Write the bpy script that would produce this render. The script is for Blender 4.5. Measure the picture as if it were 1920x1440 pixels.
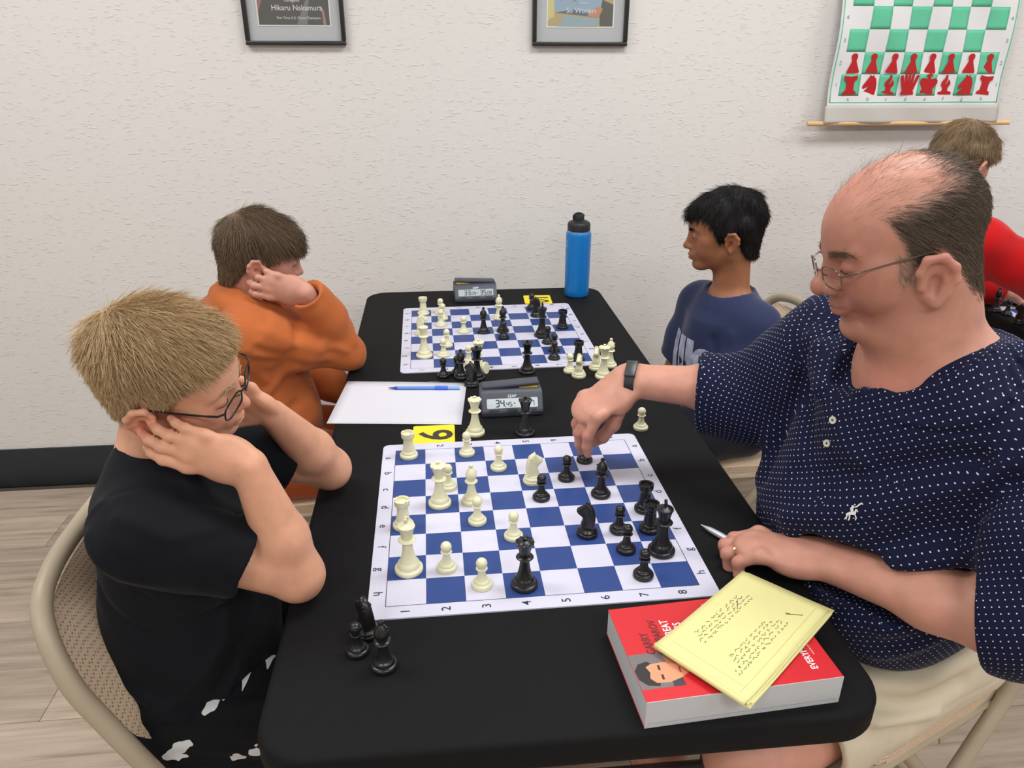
import bpy, bmesh, math, random
import numpy as np
from mathutils import Matrix, Vector

for o in list(bpy.data.objects): bpy.data.objects.remove(o)
COL = bpy.context.scene.collection
SC = bpy.context.scene
# ---------------------------------------------------------------- camera
cam = bpy.data.cameras.new('camera'); cam.sensor_width = 36.0; cam.lens = 1417.0 / 1920 * 36; cam.clip_start = .02
camo = bpy.data.objects.new('camera', cam); COL.objects.link(camo); SC.camera = camo
camo.location = (0, 0, 1.462)
camo.rotation_mode = 'XYZ'
_yaw, _pit, _rol = .1, .4154, .0023
_f = Vector((math.sin(_yaw) * math.cos(_pit), math.cos(_yaw) * math.cos(_pit), -math.sin(_pit)))
_r = Vector((math.cos(_yaw), -math.sin(_yaw), 0)); _u = _r.cross(_f)
_r2 = _r * math.cos(_rol) + _u * math.sin(_rol); _u2 = _u * math.cos(_rol) - _r * math.sin(_rol)
camo.rotation_euler = Matrix((_r2, _u2, -_f)).transposed().to_euler()
# ---------------------------------------------------------------- world, lamps, exposure
SC.view_settings.view_transform = 'Standard'; SC.view_settings.look = 'None'
SC.view_settings.exposure = 0.0; SC.view_settings.gamma = 1.0; SC.view_settings.use_curve_mapping = False
w = bpy.data.worlds.new('world'); SC.world = w; w.use_nodes = True
w.node_tree.nodes['Background'].inputs[0].default_value = (.9, .95, 1, 1)
w.node_tree.nodes['Background'].inputs[1].default_value = .05
def area(x, y, sx, sy, power, col=(.975, .987, 1.), z=2.66):
    l = bpy.data.lights.new('ceiling_lamp', 'AREA'); l.shape = 'RECTANGLE'; l.size = sx; l.size_y = sy; l.energy = power; l.color = col
    o = bpy.data.objects.new('ceiling_lamp', l); COL.objects.link(o); o.location = (x, y, z); return o
LAMPS = [(-1.3, 1.3), (.8, 1.3), (2.9, 1.3), (-1.3, -1.0), (.8, -1.0), (2.9, -1.0)]
for x, y in LAMPS: area(x, y, 1.15, .55, 25 if y > 0 else 30)
# ---------------------------------------------------------------- helpers
def srgb(r, g, b):
    f = lambda c: c / 255 / 12.92 if c / 255 <= .04045 else ((c / 255 + .055) / 1.055) ** 2.4
    return (f(r), f(g), f(b))
MATS = {}
def mat(name, c=None, rough=.5, metal=0., spec=.5, bump=None, mottle=None, sheen=0., coat=0., sss=0., stretch=(1, 1, 1), rnd=0., emit=0.):
    """plain surface with optional noise relief bump=(scale, strength, distance) and colour mottling mottle=(scale, amount)"""
    if name in MATS: return MATS[name]
    m = bpy.data.materials.new(name); m.use_nodes = True; nt = m.node_tree; N = nt.nodes; Lk = nt.links
    b = N['Principled BSDF']; MATS[name] = m
    b.inputs['Base Color'].default_value = (*c, 1); b.inputs['Roughness'].default_value = rough
    b.inputs['Metallic'].default_value = metal; b.inputs['Specular IOR Level'].default_value = spec
    if sheen: b.inputs['Sheen Weight'].default_value = sheen; b.inputs['Sheen Roughness'].default_value = .4
    if coat: b.inputs['Coat Weight'].default_value = coat; b.inputs['Coat Roughness'].default_value = .1
    if sss:
        b.inputs['Subsurface Weight'].default_value = sss; b.inputs['Subsurface Radius'].default_value = (.9, .35, .2); b.inputs['Subsurface Scale'].default_value = .006
    if emit: b.inputs['Emission Color'].default_value = (*c, 1); b.inputs['Emission Strength'].default_value = emit
    if bump or mottle:
        tc = N.new('ShaderNodeTexCoord'); mp = N.new('ShaderNodeMapping'); mp.inputs['Scale'].default_value = stretch
        Lk.new(tc.outputs['Object'], mp.inputs[0])
    if bump:
        n = N.new('ShaderNodeTexNoise'); n.inputs['Scale'].default_value = bump[0]; n.inputs['Detail'].default_value = 4; Lk.new(mp.outputs[0], n.inputs['Vector'])
        bp = N.new('ShaderNodeBump'); bp.inputs['Strength'].default_value = bump[1]; bp.inputs['Distance'].default_value = bump[2]
        Lk.new(n.outputs[0], bp.inputs['Height']); Lk.new(bp.outputs[0], b.inputs['Normal'])
    if mottle or rnd:
        hs = N.new('ShaderNodeHueSaturation'); hs.inputs['Color'].default_value = (*c, 1); src = None
        if mottle:
            n2 = N.new('ShaderNodeTexNoise'); n2.inputs['Scale'].default_value = mottle[0]; n2.inputs['Detail'].default_value = 5; Lk.new(mp.outputs[0], n2.inputs['Vector'])
            mr = N.new('ShaderNodeMapRange'); mr.inputs['From Min'].default_value = .3; mr.inputs['From Max'].default_value = .7
            mr.inputs['To Min'].default_value = 1 - mottle[1]; mr.inputs['To Max'].default_value = 1 + mottle[1]; Lk.new(n2.outputs[0], mr.inputs[0]); src = mr.outputs[0]
        if rnd:
            oi = N.new('ShaderNodeObjectInfo'); m2 = N.new('ShaderNodeMapRange'); m2.inputs['To Min'].default_value = 1 - rnd; m2.inputs['To Max'].default_value = 1 + rnd
            Lk.new(oi.outputs['Random'], m2.inputs[0])
            if src: mu = N.new('ShaderNodeMath'); mu.operation = 'MULTIPLY'; Lk.new(src, mu.inputs[0]); Lk.new(m2.outputs[0], mu.inputs[1]); src = mu.outputs[0]
            else: src = m2.outputs[0]
        Lk.new(src, hs.inputs['Value']); Lk.new(hs.outputs[0], b.inputs['Base Color'])
    return m
def glass(name, tintc=(1, 1, 1), refl=.5):
    """clear sheet: Fresnel mix of see-through and mirror"""
    if name in MATS: return MATS[name]
    m = bpy.data.materials.new(name); m.use_nodes = True; nt = m.node_tree; N = nt.nodes
    N.remove(N['Principled BSDF']); t = N.new('ShaderNodeBsdfTransparent'); t.inputs[0].default_value = (*tintc, 1)
    g = N.new('ShaderNodeBsdfGlossy'); g.inputs['Roughness'].default_value = .03; lw = N.new('ShaderNodeLayerWeight'); lw.inputs['Blend'].default_value = .5
    pw = N.new('ShaderNodeMath'); pw.operation = 'POWER'; pw.inputs[1].default_value = 5; nt.links.new(lw.outputs['Facing'], pw.inputs[0])
    ma = N.new('ShaderNodeMath'); ma.operation = 'MULTIPLY_ADD'; ma.inputs[1].default_value = refl; ma.inputs[2].default_value = .035; nt.links.new(pw.outputs[0], ma.inputs[0])
    mx = N.new('ShaderNodeMixShader'); nt.links.new(ma.outputs[0], mx.inputs[0]); nt.links.new(t.outputs[0], mx.inputs[1]); nt.links.new(g.outputs[0], mx.inputs[2])
    nt.links.new(mx.outputs[0], N['Material Output'].inputs[0]); MATS[name] = m; return m
def tag(o, label=None, cat=None, group=None, kind=None):
    if label: o['label'] = label
    if cat: o['category'] = cat
    if group: o['group'] = group
    if kind: o['kind'] = kind
    return o
def thing(name, label, cat, loc=(0, 0, 0), rotz=0., group=None):
    o = bpy.data.objects.new(name, None); o.empty_display_size = .05; COL.objects.link(o); o.location = loc; o.rotation_euler = (0, 0, rotz)
    return tag(o, label, cat, group)
def link(name, me, m=None, parent=None, loc=None, rot=None):
    if m is not None and not me.materials:
        for x in (m if isinstance(m, (list, tuple)) else [m]): me.materials.append(x)
    o = bpy.data.objects.new(name, me); COL.objects.link(o)
    if parent is not None: o.parent = parent
    if loc is not None: o.location = loc
    if rot is not None: o.rotation_euler = rot
    return o
def bm_mesh(bm, name, smooth_=True, angle=40):
    me = bpy.data.meshes.new(name); bmesh.ops.recalc_face_normals(bm, faces=bm.faces); bm.to_mesh(me); bm.free()
    if smooth_:
        for p in me.polygons: p.use_smooth = True
        me.set_sharp_from_angle(angle=math.radians(angle))
    return me
def obj(name, bm, m, parent=None, loc=None, rot=None, angle=40):
    return link(name, bm_mesh(bm, name, True, angle), m, parent, loc, rot)
def add_box(bm, c, h, bev=0., seg=2, M=None):
    r = bmesh.ops.create_cube(bm, size=1)['verts']
    for v in r: v.co = Vector((v.co.x * 2 * h[0], v.co.y * 2 * h[1], v.co.z * 2 * h[2]))
    if bev:
        e = list({e for v in r for e in v.link_edges}); g = bmesh.ops.bevel(bm, geom=e, offset=bev, segments=seg, affect='EDGES', profile=.5)
        r = list({v for f in g['faces'] for v in f.verts} | {v for v in r if v.is_valid})
        seen = set(); st = [r[0]]
        while st:
            v = st.pop()
            if v in seen: continue
            seen.add(v); st += [e.other_vert(v) for e in v.link_edges]
        r = list(seen)
    for v in r:
        p = v.co if M is None else M @ v.co
        v.co = p + Vector(c)
    return r
def add_prism(bm, pts, z0, z1, M=None):
    """outline in x,y pushed from z0 to z1"""
    lo = [bm.verts.new((x, y, z0)) for x, y in pts]; hi = [bm.verts.new((x, y, z1)) for x, y in pts]; n = len(pts)
    bm.faces.new(lo[::-1]); bm.faces.new(hi)
    for i in range(n): bm.faces.new((lo[i], lo[(i + 1) % n], hi[(i + 1) % n], hi[i]))
    if M is not None:
        for v in lo + hi: v.co = M @ v.co
    return lo + hi
def rrect(w, d, r, n=6):
    out = []
    for cx, cy, a0 in ((w - r, d - r, 0), (-w + r, d - r, 90), (-w + r, -d + r, 180), (w - r, -d + r, 270)):
        for i in range(n + 1): a = math.radians(a0 + 90 * i / n); out.append((cx + r * math.cos(a), cy + r * math.sin(a)))
    return out
def add_lathe(bm, prof, n=28, c=(0, 0, 0), M=None):
    rings = []; out = []
    for r, z in prof:
        if r < 1e-6: v = [bm.verts.new((0, 0, z))]
        else: v = [bm.verts.new((r * math.cos(2 * math.pi * i / n), r * math.sin(2 * math.pi * i / n), z)) for i in range(n)]
        rings.append(v); out += v
    for a, b in zip(rings[:-1], rings[1:]):
        for i in range(n):
            j = (i + 1) % n
            if len(a) == 1 and len(b) == 1: continue
            if len(a) == 1: bm.faces.new((a[0], b[i], b[j]))
            elif len(b) == 1: bm.faces.new((a[i], a[j], b[0]))
            else: bm.faces.new((a[i], a[j], b[j], b[i]))
    for v in out: v.co = (v.co if M is None else M @ v.co) + Vector(c)
    return out
def add_tube(bm, pts, r, n=10, closed=False, caps=True):
    P = [Vector(p) for p in pts]; N = len(P); rs = r if hasattr(r, '__len__') else [r] * N; rings = []; up = None
    for i in range(N):
        t = (P[(i + 1) % N] - P[i - 1]) if closed else (P[min(i + 1, N - 1)] - P[max(i - 1, 0)])
        t.normalize()
        if up is None: up = t.orthogonal().normalized()
        up = (up - t * up.dot(t)); up.normalize(); s = t.cross(up)
        rings.append([bm.verts.new(P[i] + (up * math.cos(2 * math.pi * k / n) + s * math.sin(2 * math.pi * k / n)) * rs[i]) for k in range(n)])
    for i in range(N if closed else N - 1):
        a, b = rings[i], rings[(i + 1) % N]
        for k in range(n): bm.faces.new((a[k], a[(k + 1) % n], b[(k + 1) % n], b[k]))
    if caps and not closed: bm.faces.new(rings[0][::-1]); bm.faces.new(rings[-1])
    return bm
def spline(pts, n=8):
    P = [np.asarray(p, float) for p in pts]; P = [2 * P[0] - P[1]] + P + [2 * P[-1] - P[-2]]; out = []
    for i in range(1, len(P) - 2):
        for k in range(n):
            t = k / n; a, b, c, d = P[i - 1:i + 3]
            out.append(.5 * (2 * b + (c - a) * t + (2 * a - 5 * b + 4 * c - d) * t * t + (3 * b - a - 3 * c + d) * t ** 3))
    out.append(P[-2]); return [tuple(p) for p in out]
def text_bm(bm, body, size, pos, right, up, thick=.0002, bold=0., align='CENTER', sx=1.):
    """flat lettering added to bm: pos is the middle of the line"""
    cu = bpy.data.curves.new('lettering', 'FONT'); cu.body = body; cu.size = size; cu.align_x = align; cu.align_y = 'CENTER'; cu.offset = bold * size; cu.resolution_u = 3
    o = bpy.data.objects.new('lettering', cu); COL.objects.link(o); bpy.context.view_layer.update()
    me = bpy.data.meshes.new_from_object(o.evaluated_get(bpy.context.evaluated_depsgraph_get()))
    bpy.data.objects.remove(o); bpy.data.curves.remove(cu)
    R = Vector(right).normalized(); U = Vector(up).normalized(); Nn = R.cross(U); n0 = len(bm.verts)
    vs = [bm.verts.new(Vector(pos) + R * v.co.x * sx + U * v.co.y + Nn * thick) for v in me.vertices]
    for p in me.polygons:
        try: bm.faces.new([vs[i] for i in p.vertices])
        except ValueError: pass
    bpy.data.meshes.remove(me)
def plate(bm, pts, pos, right, up, thick=.0002):
    """thin printed shape: outline points in the (right, up) plane at pos"""
    R = Vector(right).normalized(); U = Vector(up).normalized(); Nn = R.cross(U)
    f = lambda x, y, h: bm.verts.new(Vector(pos) + R * x + U * y + Nn * h)
    hi = [f(x, y, thick) for x, y in pts]; lo = [f(x, y, 0) for x, y in pts]; n = len(pts)
    bm.faces.new(hi); bm.faces.new(lo[::-1])
    for i in range(n): bm.faces.new((lo[i], lo[(i + 1) % n], hi[(i + 1) % n], hi[i]))
def dup(root, loc, rotz=None, label=None, group=None):
    r = root.copy(); COL.objects.link(r); r.location = loc
    if rotz is not None: r.rotation_euler = (0, 0, rotz)
    if label: r['label'] = label
    if group: r['group'] = group
    for ch in list(root.children):
        c = ch.copy(); COL.objects.link(c); c.parent = r
        for g in list(ch.children): d = g.copy(); COL.objects.link(d); d.parent = c
    return r
X, Y, Z = Vector((1, 0, 0)), Vector((0, 1, 0)), Vector((0, 0, 1))
# ---------------------------------------------------------------- the room
def struct(name, bm, m, angle=40): return tag(obj(name, bm, m, angle=angle), kind='structure')
def wall_material():
    m = mat('wall_paint', srgb(226, 223, 219), .85, spec=.2); nt = m.node_tree; N = nt.nodes; Lk = nt.links; b = N['Principled BSDF']
    tc = N.new('ShaderNodeTexCoord'); mp = N.new('ShaderNodeMapping'); mp.inputs['Scale'].default_value = (48, 48, 140); Lk.new(tc.outputs['Object'], mp.inputs[0])
    n = N.new('ShaderNodeTexNoise'); n.inputs['Scale'].default_value = 1; n.inputs['Detail'].default_value = 3; n.inputs['Roughness'].default_value = .55; Lk.new(mp.outputs[0], n.inputs['Vector'])
    r = N.new('ShaderNodeMapRange'); r.interpolation_type = 'SMOOTHSTEP'; r.inputs['From Min'].default_value = .56; r.inputs['From Max'].default_value = .74; Lk.new(n.outputs[0], r.inputs[0])
    bp = N.new('ShaderNodeBump'); bp.inputs['Strength'].default_value = .65; bp.inputs['Distance'].default_value = .0017; Lk.new(r.outputs[0], bp.inputs['Height']); Lk.new(bp.outputs[0], b.inputs['Normal'])
    return m
WALLM = wall_material(); CEIL = mat('ceiling_white', srgb(236, 234, 230), .9, spec=.2, bump=(180, .3, .002))
XL, XR, YF, YB, HT = -3.2, 4.4, -3.4, 2.55, 2.7
for nm, c, h in (('wall_back', ((XL + XR) / 2, YB + .05, HT / 2), ((XR - XL) / 2 + .1, .05, HT / 2)), ('wall_front', ((XL + XR) / 2, YF - .05, HT / 2), ((XR - XL) / 2 + .1, .05, HT / 2)),
                 ('wall_left', (XL - .05, (YF + YB) / 2, HT / 2), (.05, (YB - YF) / 2, HT / 2)), ('wall_right', (XR + .05, (YF + YB) / 2, HT / 2), (.05, (YB - YF) / 2, HT / 2))):
    bm = bmesh.new(); add_box(bm, c, h); struct(nm, bm, WALLM)
bm = bmesh.new(); add_box(bm, ((XL + XR) / 2, (YF + YB) / 2, HT + .05), ((XR - XL) / 2 + .1, (YB - YF) / 2 + .1, .05)); struct('ceiling', bm, CEIL)
bm = bmesh.new(); add_box(bm, ((XL + XR) / 2, (YF + YB) / 2, -.056), ((XR - XL) / 2 + .1, (YB - YF) / 2 + .1, .05)); FLOOR = struct('floor', bm, mat('floor_joint', srgb(84, 74, 66), .8))
def plank_material():
    m = mat('floor_plank', srgb(150, 137, 124), .48, spec=.35); nt = m.node_tree; N = nt.nodes; Lk = nt.links; b = N['Principled BSDF']
    tc = N.new('ShaderNodeTexCoord'); oi = N.new('ShaderNodeObjectInfo'); ad = N.new('ShaderNodeVectorMath'); ad.operation = 'ADD'
    sc_ = N.new('ShaderNodeVectorMath'); sc_.operation = 'SCALE'; sc_.inputs['Scale'].default_value = 37; cb = N.new('ShaderNodeCombineXYZ')
    for i in range(3): Lk.new(oi.outputs['Random'], cb.inputs[i])
    Lk.new(cb.outputs[0], sc_.inputs[0]); Lk.new(tc.outputs['Object'], ad.inputs[0]); Lk.new(sc_.outputs[0], ad.inputs[1])
    mp = N.new('ShaderNodeMapping'); mp.inputs['Scale'].default_value = (1.6, 26, 1); Lk.new(ad.outputs[0], mp.inputs[0])
    n = N.new('ShaderNodeTexNoise'); n.inputs['Scale'].default_value = 1.6; n.inputs['Detail'].default_value = 9; n.inputs['Roughness'].default_value = .62; n.inputs['Distortion'].default_value = .6; Lk.new(mp.outputs[0], n.inputs['Vector'])
    cr = N.new('ShaderNodeValToRGB'); e = cr.color_ramp.elements; e[0].position = .28; e[0].color = (*srgb(138, 121, 105), 1); e[1].position = .72; e[1].color = (*srgb(206, 189, 172), 1)
    x = e.new(.45); x.color = (*srgb(174, 157, 140), 1); x = e.new(.6); x.color = (*srgb(188, 171, 153), 1); Lk.new(n.outputs[0], cr.inputs[0])
    hs = N.new('ShaderNodeHueSaturation'); mr = N.new('ShaderNodeMapRange'); mr.inputs['To Min'].default_value = .84; mr.inputs['To Max'].default_value = 1.12; Lk.new(oi.outputs['Random'], mr.inputs[0])
    Lk.new(mr.outputs[0], hs.inputs['Value']); Lk.new(cr.outputs[0], hs.inputs['Color']); Lk.new(hs.outputs[0], b.inputs['Base Color'])
    bp = N.new('ShaderNodeBump'); bp.inputs['Strength'].default_value = .12; bp.inputs['Distance'].default_value = .001; Lk.new(n.outputs[0], bp.inputs['Height']); Lk.new(bp.outputs[0], b.inputs['Normal'])
    return m
PLANKM = plank_material(); PL, PW = 1.22, .1815; pm = {}
rng0 = random.Random(5); y = YB - .005 - .03; row = 0
def plank_mesh(L, W):
    k = (round(L, 3), round(W, 3))
    if k not in pm:
        bm = bmesh.new(); add_box(bm, (0, 0, -.003), (L / 2 - .0006, W / 2 - .0006, .003), .0009, 1); pm[k] = bm_mesh(bm, 'plank', False)
    return pm[k]
while y > YF:
    W = min(PW, y - YF); off = (row * .437) % 1 * PL; x0 = XL - off
    while x0 < XR:
        a, b_ = max(x0, XL), min(x0 + PL, XR)
        if b_ - a > .02: link('plank', plank_mesh(b_ - a, W), PLANKM, FLOOR, ((a + b_) / 2, y - W / 2, 0))
        x0 += PL
    y -= PW; row += 1
BASEM = mat('base_rubber', srgb(46, 49, 54), .55, spec=.35, mottle=(14, .1))
for nm, c, h in (('baseboard_back', ((XL + XR) / 2, YB - .004, .076), ((XR - XL) / 2, .004, .076)), ('baseboard_left', (XL + .004, (YF + YB) / 2, .076), (.004, (YB - YF) / 2, .076)),
                 ('baseboard_right', (XR - .004, (YF + YB) / 2, .076), (.004, (YB - YF) / 2, .076))):
    bm = bmesh.new(); add_box(bm, c, h, .002, 2); struct(nm, bm, BASEM)
# lamps in the ceiling, outside the frame: shallow trays that hold the lamps set above
TRAY = mat('lamp_tray', (.85, .85, .85), .4); 
for i, (x, y) in enumerate(LAMPS):
    bm = bmesh.new()
    for sx, sy, hx, hy in ((0, .30, .6, .012), (0, -.30, .6, .012), (.59, 0, .012, .30), (-.59, 0, .012, .30)): add_box(bm, (x + sx, y + sy, 2.68), (hx, hy, .02))
    struct('light_tray_%d' % (i + 1), bm, TRAY)
# ---------------------------------------------------------------- pictures on the wall
FRM = mat('black_frame', srgb(38, 37, 36), .35, spec=.5); WHT = mat('mat_white', srgb(226, 226, 224), .8); MATB = mat('mat_board', srgb(186, 190, 192), .85)
def picture(name, label, x0, x1, zb, zt, ix, shapes, words):
    yw = YB; cx = (x0 + x1) / 2; t = thing(name, label, 'picture', (cx, yw, zb)); W = (x1 - x0) / 2; H = zt - zb; fw = .0125
    bm = bmesh.new()
    for c, h in (((0, -.011, fw / 2), (W, .011, fw / 2)), ((0, -.011, H - fw / 2), (W, .011, fw / 2)), ((-W + fw / 2, -.011, H / 2), (fw / 2, .011, H / 2 - fw)), ((W - fw / 2, -.011, H / 2), (fw / 2, .011, H / 2 - fw))):
        add_box(bm, c, h, .003, 2)
    obj('frame', bm, FRM, t)
    bm = bmesh.new(); add_box(bm, (0, -.004, H / 2), (W - fw + .002, .003, H / 2 - fw + .002)); obj('mat_board', bm, MATB, t)
    pw = ix; pb, pt = .056, H - .056
    bm = bmesh.new(); add_box(bm, (0, -.0075, (pb + pt) / 2), (pw + .004, .0006, (pt - pb) / 2 + .004)); obj('mat_edge', bm, WHT, t)
    pic = thing('print', None, None); pic.parent = t; pic.location = (0, 0, 0)
    bm = bmesh.new(); ms = []
    for i, (c, pts) in enumerate(shapes):
        m = mat('print_%s_%d' % (name, len(MATS)), srgb(*c), .45)
        ms.append(m); f0 = len(bm.faces); plate(bm, [(px * pw, pb + pz * (pt - pb)) for px, pz in pts], (0, -.0082 - i * .00012, 0), X, Z, .0001)
        bm.faces.ensure_lookup_table()
        for f in bm.faces[f0:]: f.material_index = i
    bpy.data.objects.remove(pic); pic = link('print', bm_mesh(bm, 'print', False), ms, t)
    bm = bmesh.new()
    for body, size, px, pz in words: text_bm(bm, body, size, (px * pw, -.0082 - len(shapes) * .00012 - .0002, pb + pz * (pt - pb)), X, Z, .0001, .004)
    link('caption', bm_mesh(bm, 'caption', False), mat('caption_white', srgb(222, 222, 222), .6), pic)
    bm = bmesh.new(); add_box(bm, (0, -.0125, H / 2), (W - fw + .001, .0008, H / 2 - fw + .001)); obj('glass_pane', bm, glass('picture_glass'), t)
bg = [(-1, 0), (1, 0), (1, 1), (-1, 1)]
picture('framed_portrait', 'black framed portrait captioned Hikaru Nakamura in a dark jacket', -.544, -.250, 1.475, 1.86, .103,
    [((126, 92, 88), bg), ((96, 108, 92), [(-1, .4), (-.4, .5), (-.3, 1), (-1, 1)]), ((150, 110, 108), [(-1, .13), (-.9, .1), (-.72, .2), (-.72, .27), (-1, .25)]), ((84, 83, 80), [(-1, 0), (1, 0), (1, .32), (.85, .44), (.4, .56), (-.4, .56), (-.72, .36), (-1, .12)]),
     ((190, 150, 122), [(-.13, .34), (0, .20), (.14, .34), (.2, .5), (-.2, .5)]), ((205, 168, 140), [(-.3, .56), (-.2, .46), (.2, .46), (.3, .56), (.33, .75), (.2, .86), (-.2, .86), (-.33, .75)]), ((40, 34, 32), [(-.34, .74), (-.2, .81), (.2, .81), (.34, .74), (.36, .9), (.2, .97), (-.2, .97), (-.36, .9)]),
     ((120, 124, 126), [(.06, 0), (.36, 0), (.42, .16), (.5, .32), (.3, .2)]), ((170, 128, 124), [(.82, 0), (.9, 0), (.86, .14), (.74, .2), (.8, .12)])],
    [('Grandmaster', .0085, -.02, .235), ('Hikaru Nakamura', .0205, .10, .165), ('Five Time U.S. Chess Champion', .0098, .13, .068)])
picture('framed_photo', 'black framed photo of a person in a pale blue shirt', .315, .612, 1.475, 1.86, .101,
    [((180, 164, 118), bg), ((206, 196, 132), [(-1, .06), (-.8, .1), (-.82, .5), (-1, .6)]), ((92, 92, 84), [(.6, 0), (1, 0), (1, .22), (.66, .27), (.58, .15)]), ((148, 172, 190), [(-.78, .14), (.6, .15), (.66, .3), (.5, .55), (-.5, .55), (-.85, .34)]),
     ((120, 142, 158), [(-.65, .25), (-.4, .31), (-.05, .2), (-.1, .24), (-.38, .34), (-.6, .3)]), ((96, 112, 126), [(-.78, .14), (.3, .1), (.3, .14), (-.2, .17)]), ((190, 140, 108), [(.2, .1), (.56, .09), (.68, .18), (.5, .2), (.3, .15)]), ((150, 170, 176), [(-.7, 0), (.52, 0), (.6, .08), (-.5, .11)]),
     ((212, 178, 150), [(-.24, .55), (.24, .55), (.3, .75), (.2, .86), (-.2, .86), (-.3, .75)]), ((34, 30, 30), [(-.31, .74), (.31, .74), (.33, .9), (0, .97), (-.33, .9)])],
    [('Grandmaster', .0085, .02, .235), ('So Wonjun', .0205, .02, .158)])
# ---------------------------------------------------------------- hanging demonstration board
CLOTH = mat('banner_cloth', srgb(226, 226, 226), .7, bump=(30, .25, .004)); GRN = mat('banner_green', srgb(96, 196, 156), .6, mottle=(9, .06)); PINE = mat('dowel_pine', srgb(226, 186, 130), .5, mottle=(20, .1), stretch=(.2, 1, 1))
GREY = mat('banner_grey', srgb(196, 192, 184), .7); DGRN = mat('banner_letter', srgb(110, 168, 148), .7); RED = mat('demo_red', srgb(188, 22, 28), .35)
ban = thing('demonstration_board', 'green and white cloth wall chessboard hanging on a wooden dowel', 'wall chart', (1.575, 2.5, 1.242))
CX0, CX1, RZ, RH, RW = 1.3145, 1.8375, 1.330, .0655, None
RW = (CX1 - CX0) / 8
def wavy(x, z): return .006 * math.sin(z * 19 + .6) * (.5 + .5 * math.sin(x * 6.3)) + .003 * math.sin(x * 31 + z * 23)
def by(x, z): return wavy(x, z) + (z - 1.242) * .02          # sag of the cloth about its plane (y offset)
def ribbon(name, x0, x1, z0, z1, m, parent, nx=24, nz=24, dy=0., th=.0006):
    bm = bmesh.new(); g = [[bm.verts.new((x0 + (x1 - x0) * i / nx - 1.575, by(x0 + (x1 - x0) * i / nx, z0 + (z1 - z0) * j / nz) - dy, z0 + (z1 - z0) * j / nz - 1.242)) for j in range(nz + 1)] for i in range(nx + 1)]
    for i in range(nx):
        for j in range(nz): bm.faces.new((g[i][j], g[i + 1][j], g[i + 1][j + 1], g[i][j + 1]))
    o = obj(name, bm, m, parent); s = o.modifiers.new('thick', 'SOLIDIFY'); s.thickness = th; return o
ribbon('cloth', 1.279, 1.872, 1.292, 1.95, CLOTH, ban, 40, 60)
ribbon('bottom_sleeve', 1.272, 1.876, 1.246, 1.300, GREY, ban, 40, 6, dy=.004)
bm = bmesh.new(); add_tube(bm, [(-.355, 0, .003), (.352, 0, .003)], .0075, 14); obj('dowel', bm, PINE, ban)
for r in range(8):
    for c in range(8):
        if (r + c) % 2 == 0: ribbon('green_square', CX0 + c * RW, CX0 + (c + 1) * RW, RZ + r * RH, RZ + (r + 1) * RH, GRN, ban, 6, 6, dy=.0012, th=.0004)
for a, b_, c, d in ((1.286, 1.2895, 1.308, 1.93), (1.8625, 1.866, 1.308, 1.93), (1.286, 1.866, 1.308, 1.3115)): ribbon('green_border', a, b_, c, d, GRN, ban, 20, 20, dy=.0012, th=.0004)
bm = bmesh.new()
for i, ch in enumerate('abcdefgh'): x = CX0 + (i + .5) * RW; text_bm(bm, ch, .017, (x - 1.575, by(x, 1.32) - .0022, 1.3205 - 1.242), X, Z, .0002)
for i in range(8):
    for x in (1.302, 1.851): z = RZ + (i + .5) * RH; text_bm(bm, str(i + 1), .017, (x - 1.575, by(x, z) - .0022, z - 1.242), X, Z, .0002)
tag(link('chart_lettering', bm_mesh(bm, 'chart_lettering', False), DGRN, ban), kind='stuff')
def mir(p): return p + [(-x, y) for x, y in p[::-1] if abs(x) > 1e-6]
SIL = dict(
    pawn=mir([(-.34, .02), (-.33, .12), (-.22, .36), (-.13, .56), (-.12, .66), (-.17, .76), (-.16, .88), (-.08, .95), (0, .96)]),
    rook=mir([(-.38, .02), (-.36, .16), (-.22, .24), (-.2, .55), (-.24, .68), (-.36, .78), (-.36, .97), (-.22, .93), (-.12, .93), (0, .9)]),
    knight=[(-.3, .02), (.36, .02), (.38, .3), (.36, .6), (.28, .82), (.15, .92), (.14, 1.0), (.03, .93), (-.07, 1.0), (-.1, .88), (-.22, .7), (-.4, .44), (-.4, .34), (-.3, .3), (-.06, .46), (-.16, .3), (-.34, .16)],
    bishop=[(-.4, .02), (.4, .02), (.38, .14), (.16, .2), (.14, .34), (.26, .52), (.24, .64), (.16, .76), (.02, .5), (-.02, .54), (.1, .82), (.06, .86), (.07, .98), (-.05, .98), (-.05, .86), (-.22, .66), (-.25, .5), (-.14, .34), (-.16, .2), (-.38, .14)],
    queen=[(-.36, .02), (.36, .02), (.36, .14), (.3, .2), (.5, .84), (.52, .98), (.38, .98), (.22, .5), (.26, 1.02), (.12, 1.02), (.07, .5), (.05, 1.04), (-.07, 1.04), (-.09, .5), (-.14, 1.02), (-.28, 1.02), (-.24, .5), (-.38, .98), (-.52, .96), (-.5, .82), (-.3, .2), (-.36, .14)],
    king=mir([(-.36, .02), (-.36, .18), (-.3, .3), (-.5, .6), (-.48, .76), (-.34, .84), (-.1, .78), (-.06, .92), (-.16, .94), (-.16, 1.03), (-.06, 1.03), (-.05, 1.1), (0, 1.1)]))
back = ['rook', 'knight', 'bishop', 'queen', 'king', 'bishop', 'knight', 'rook']
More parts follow.
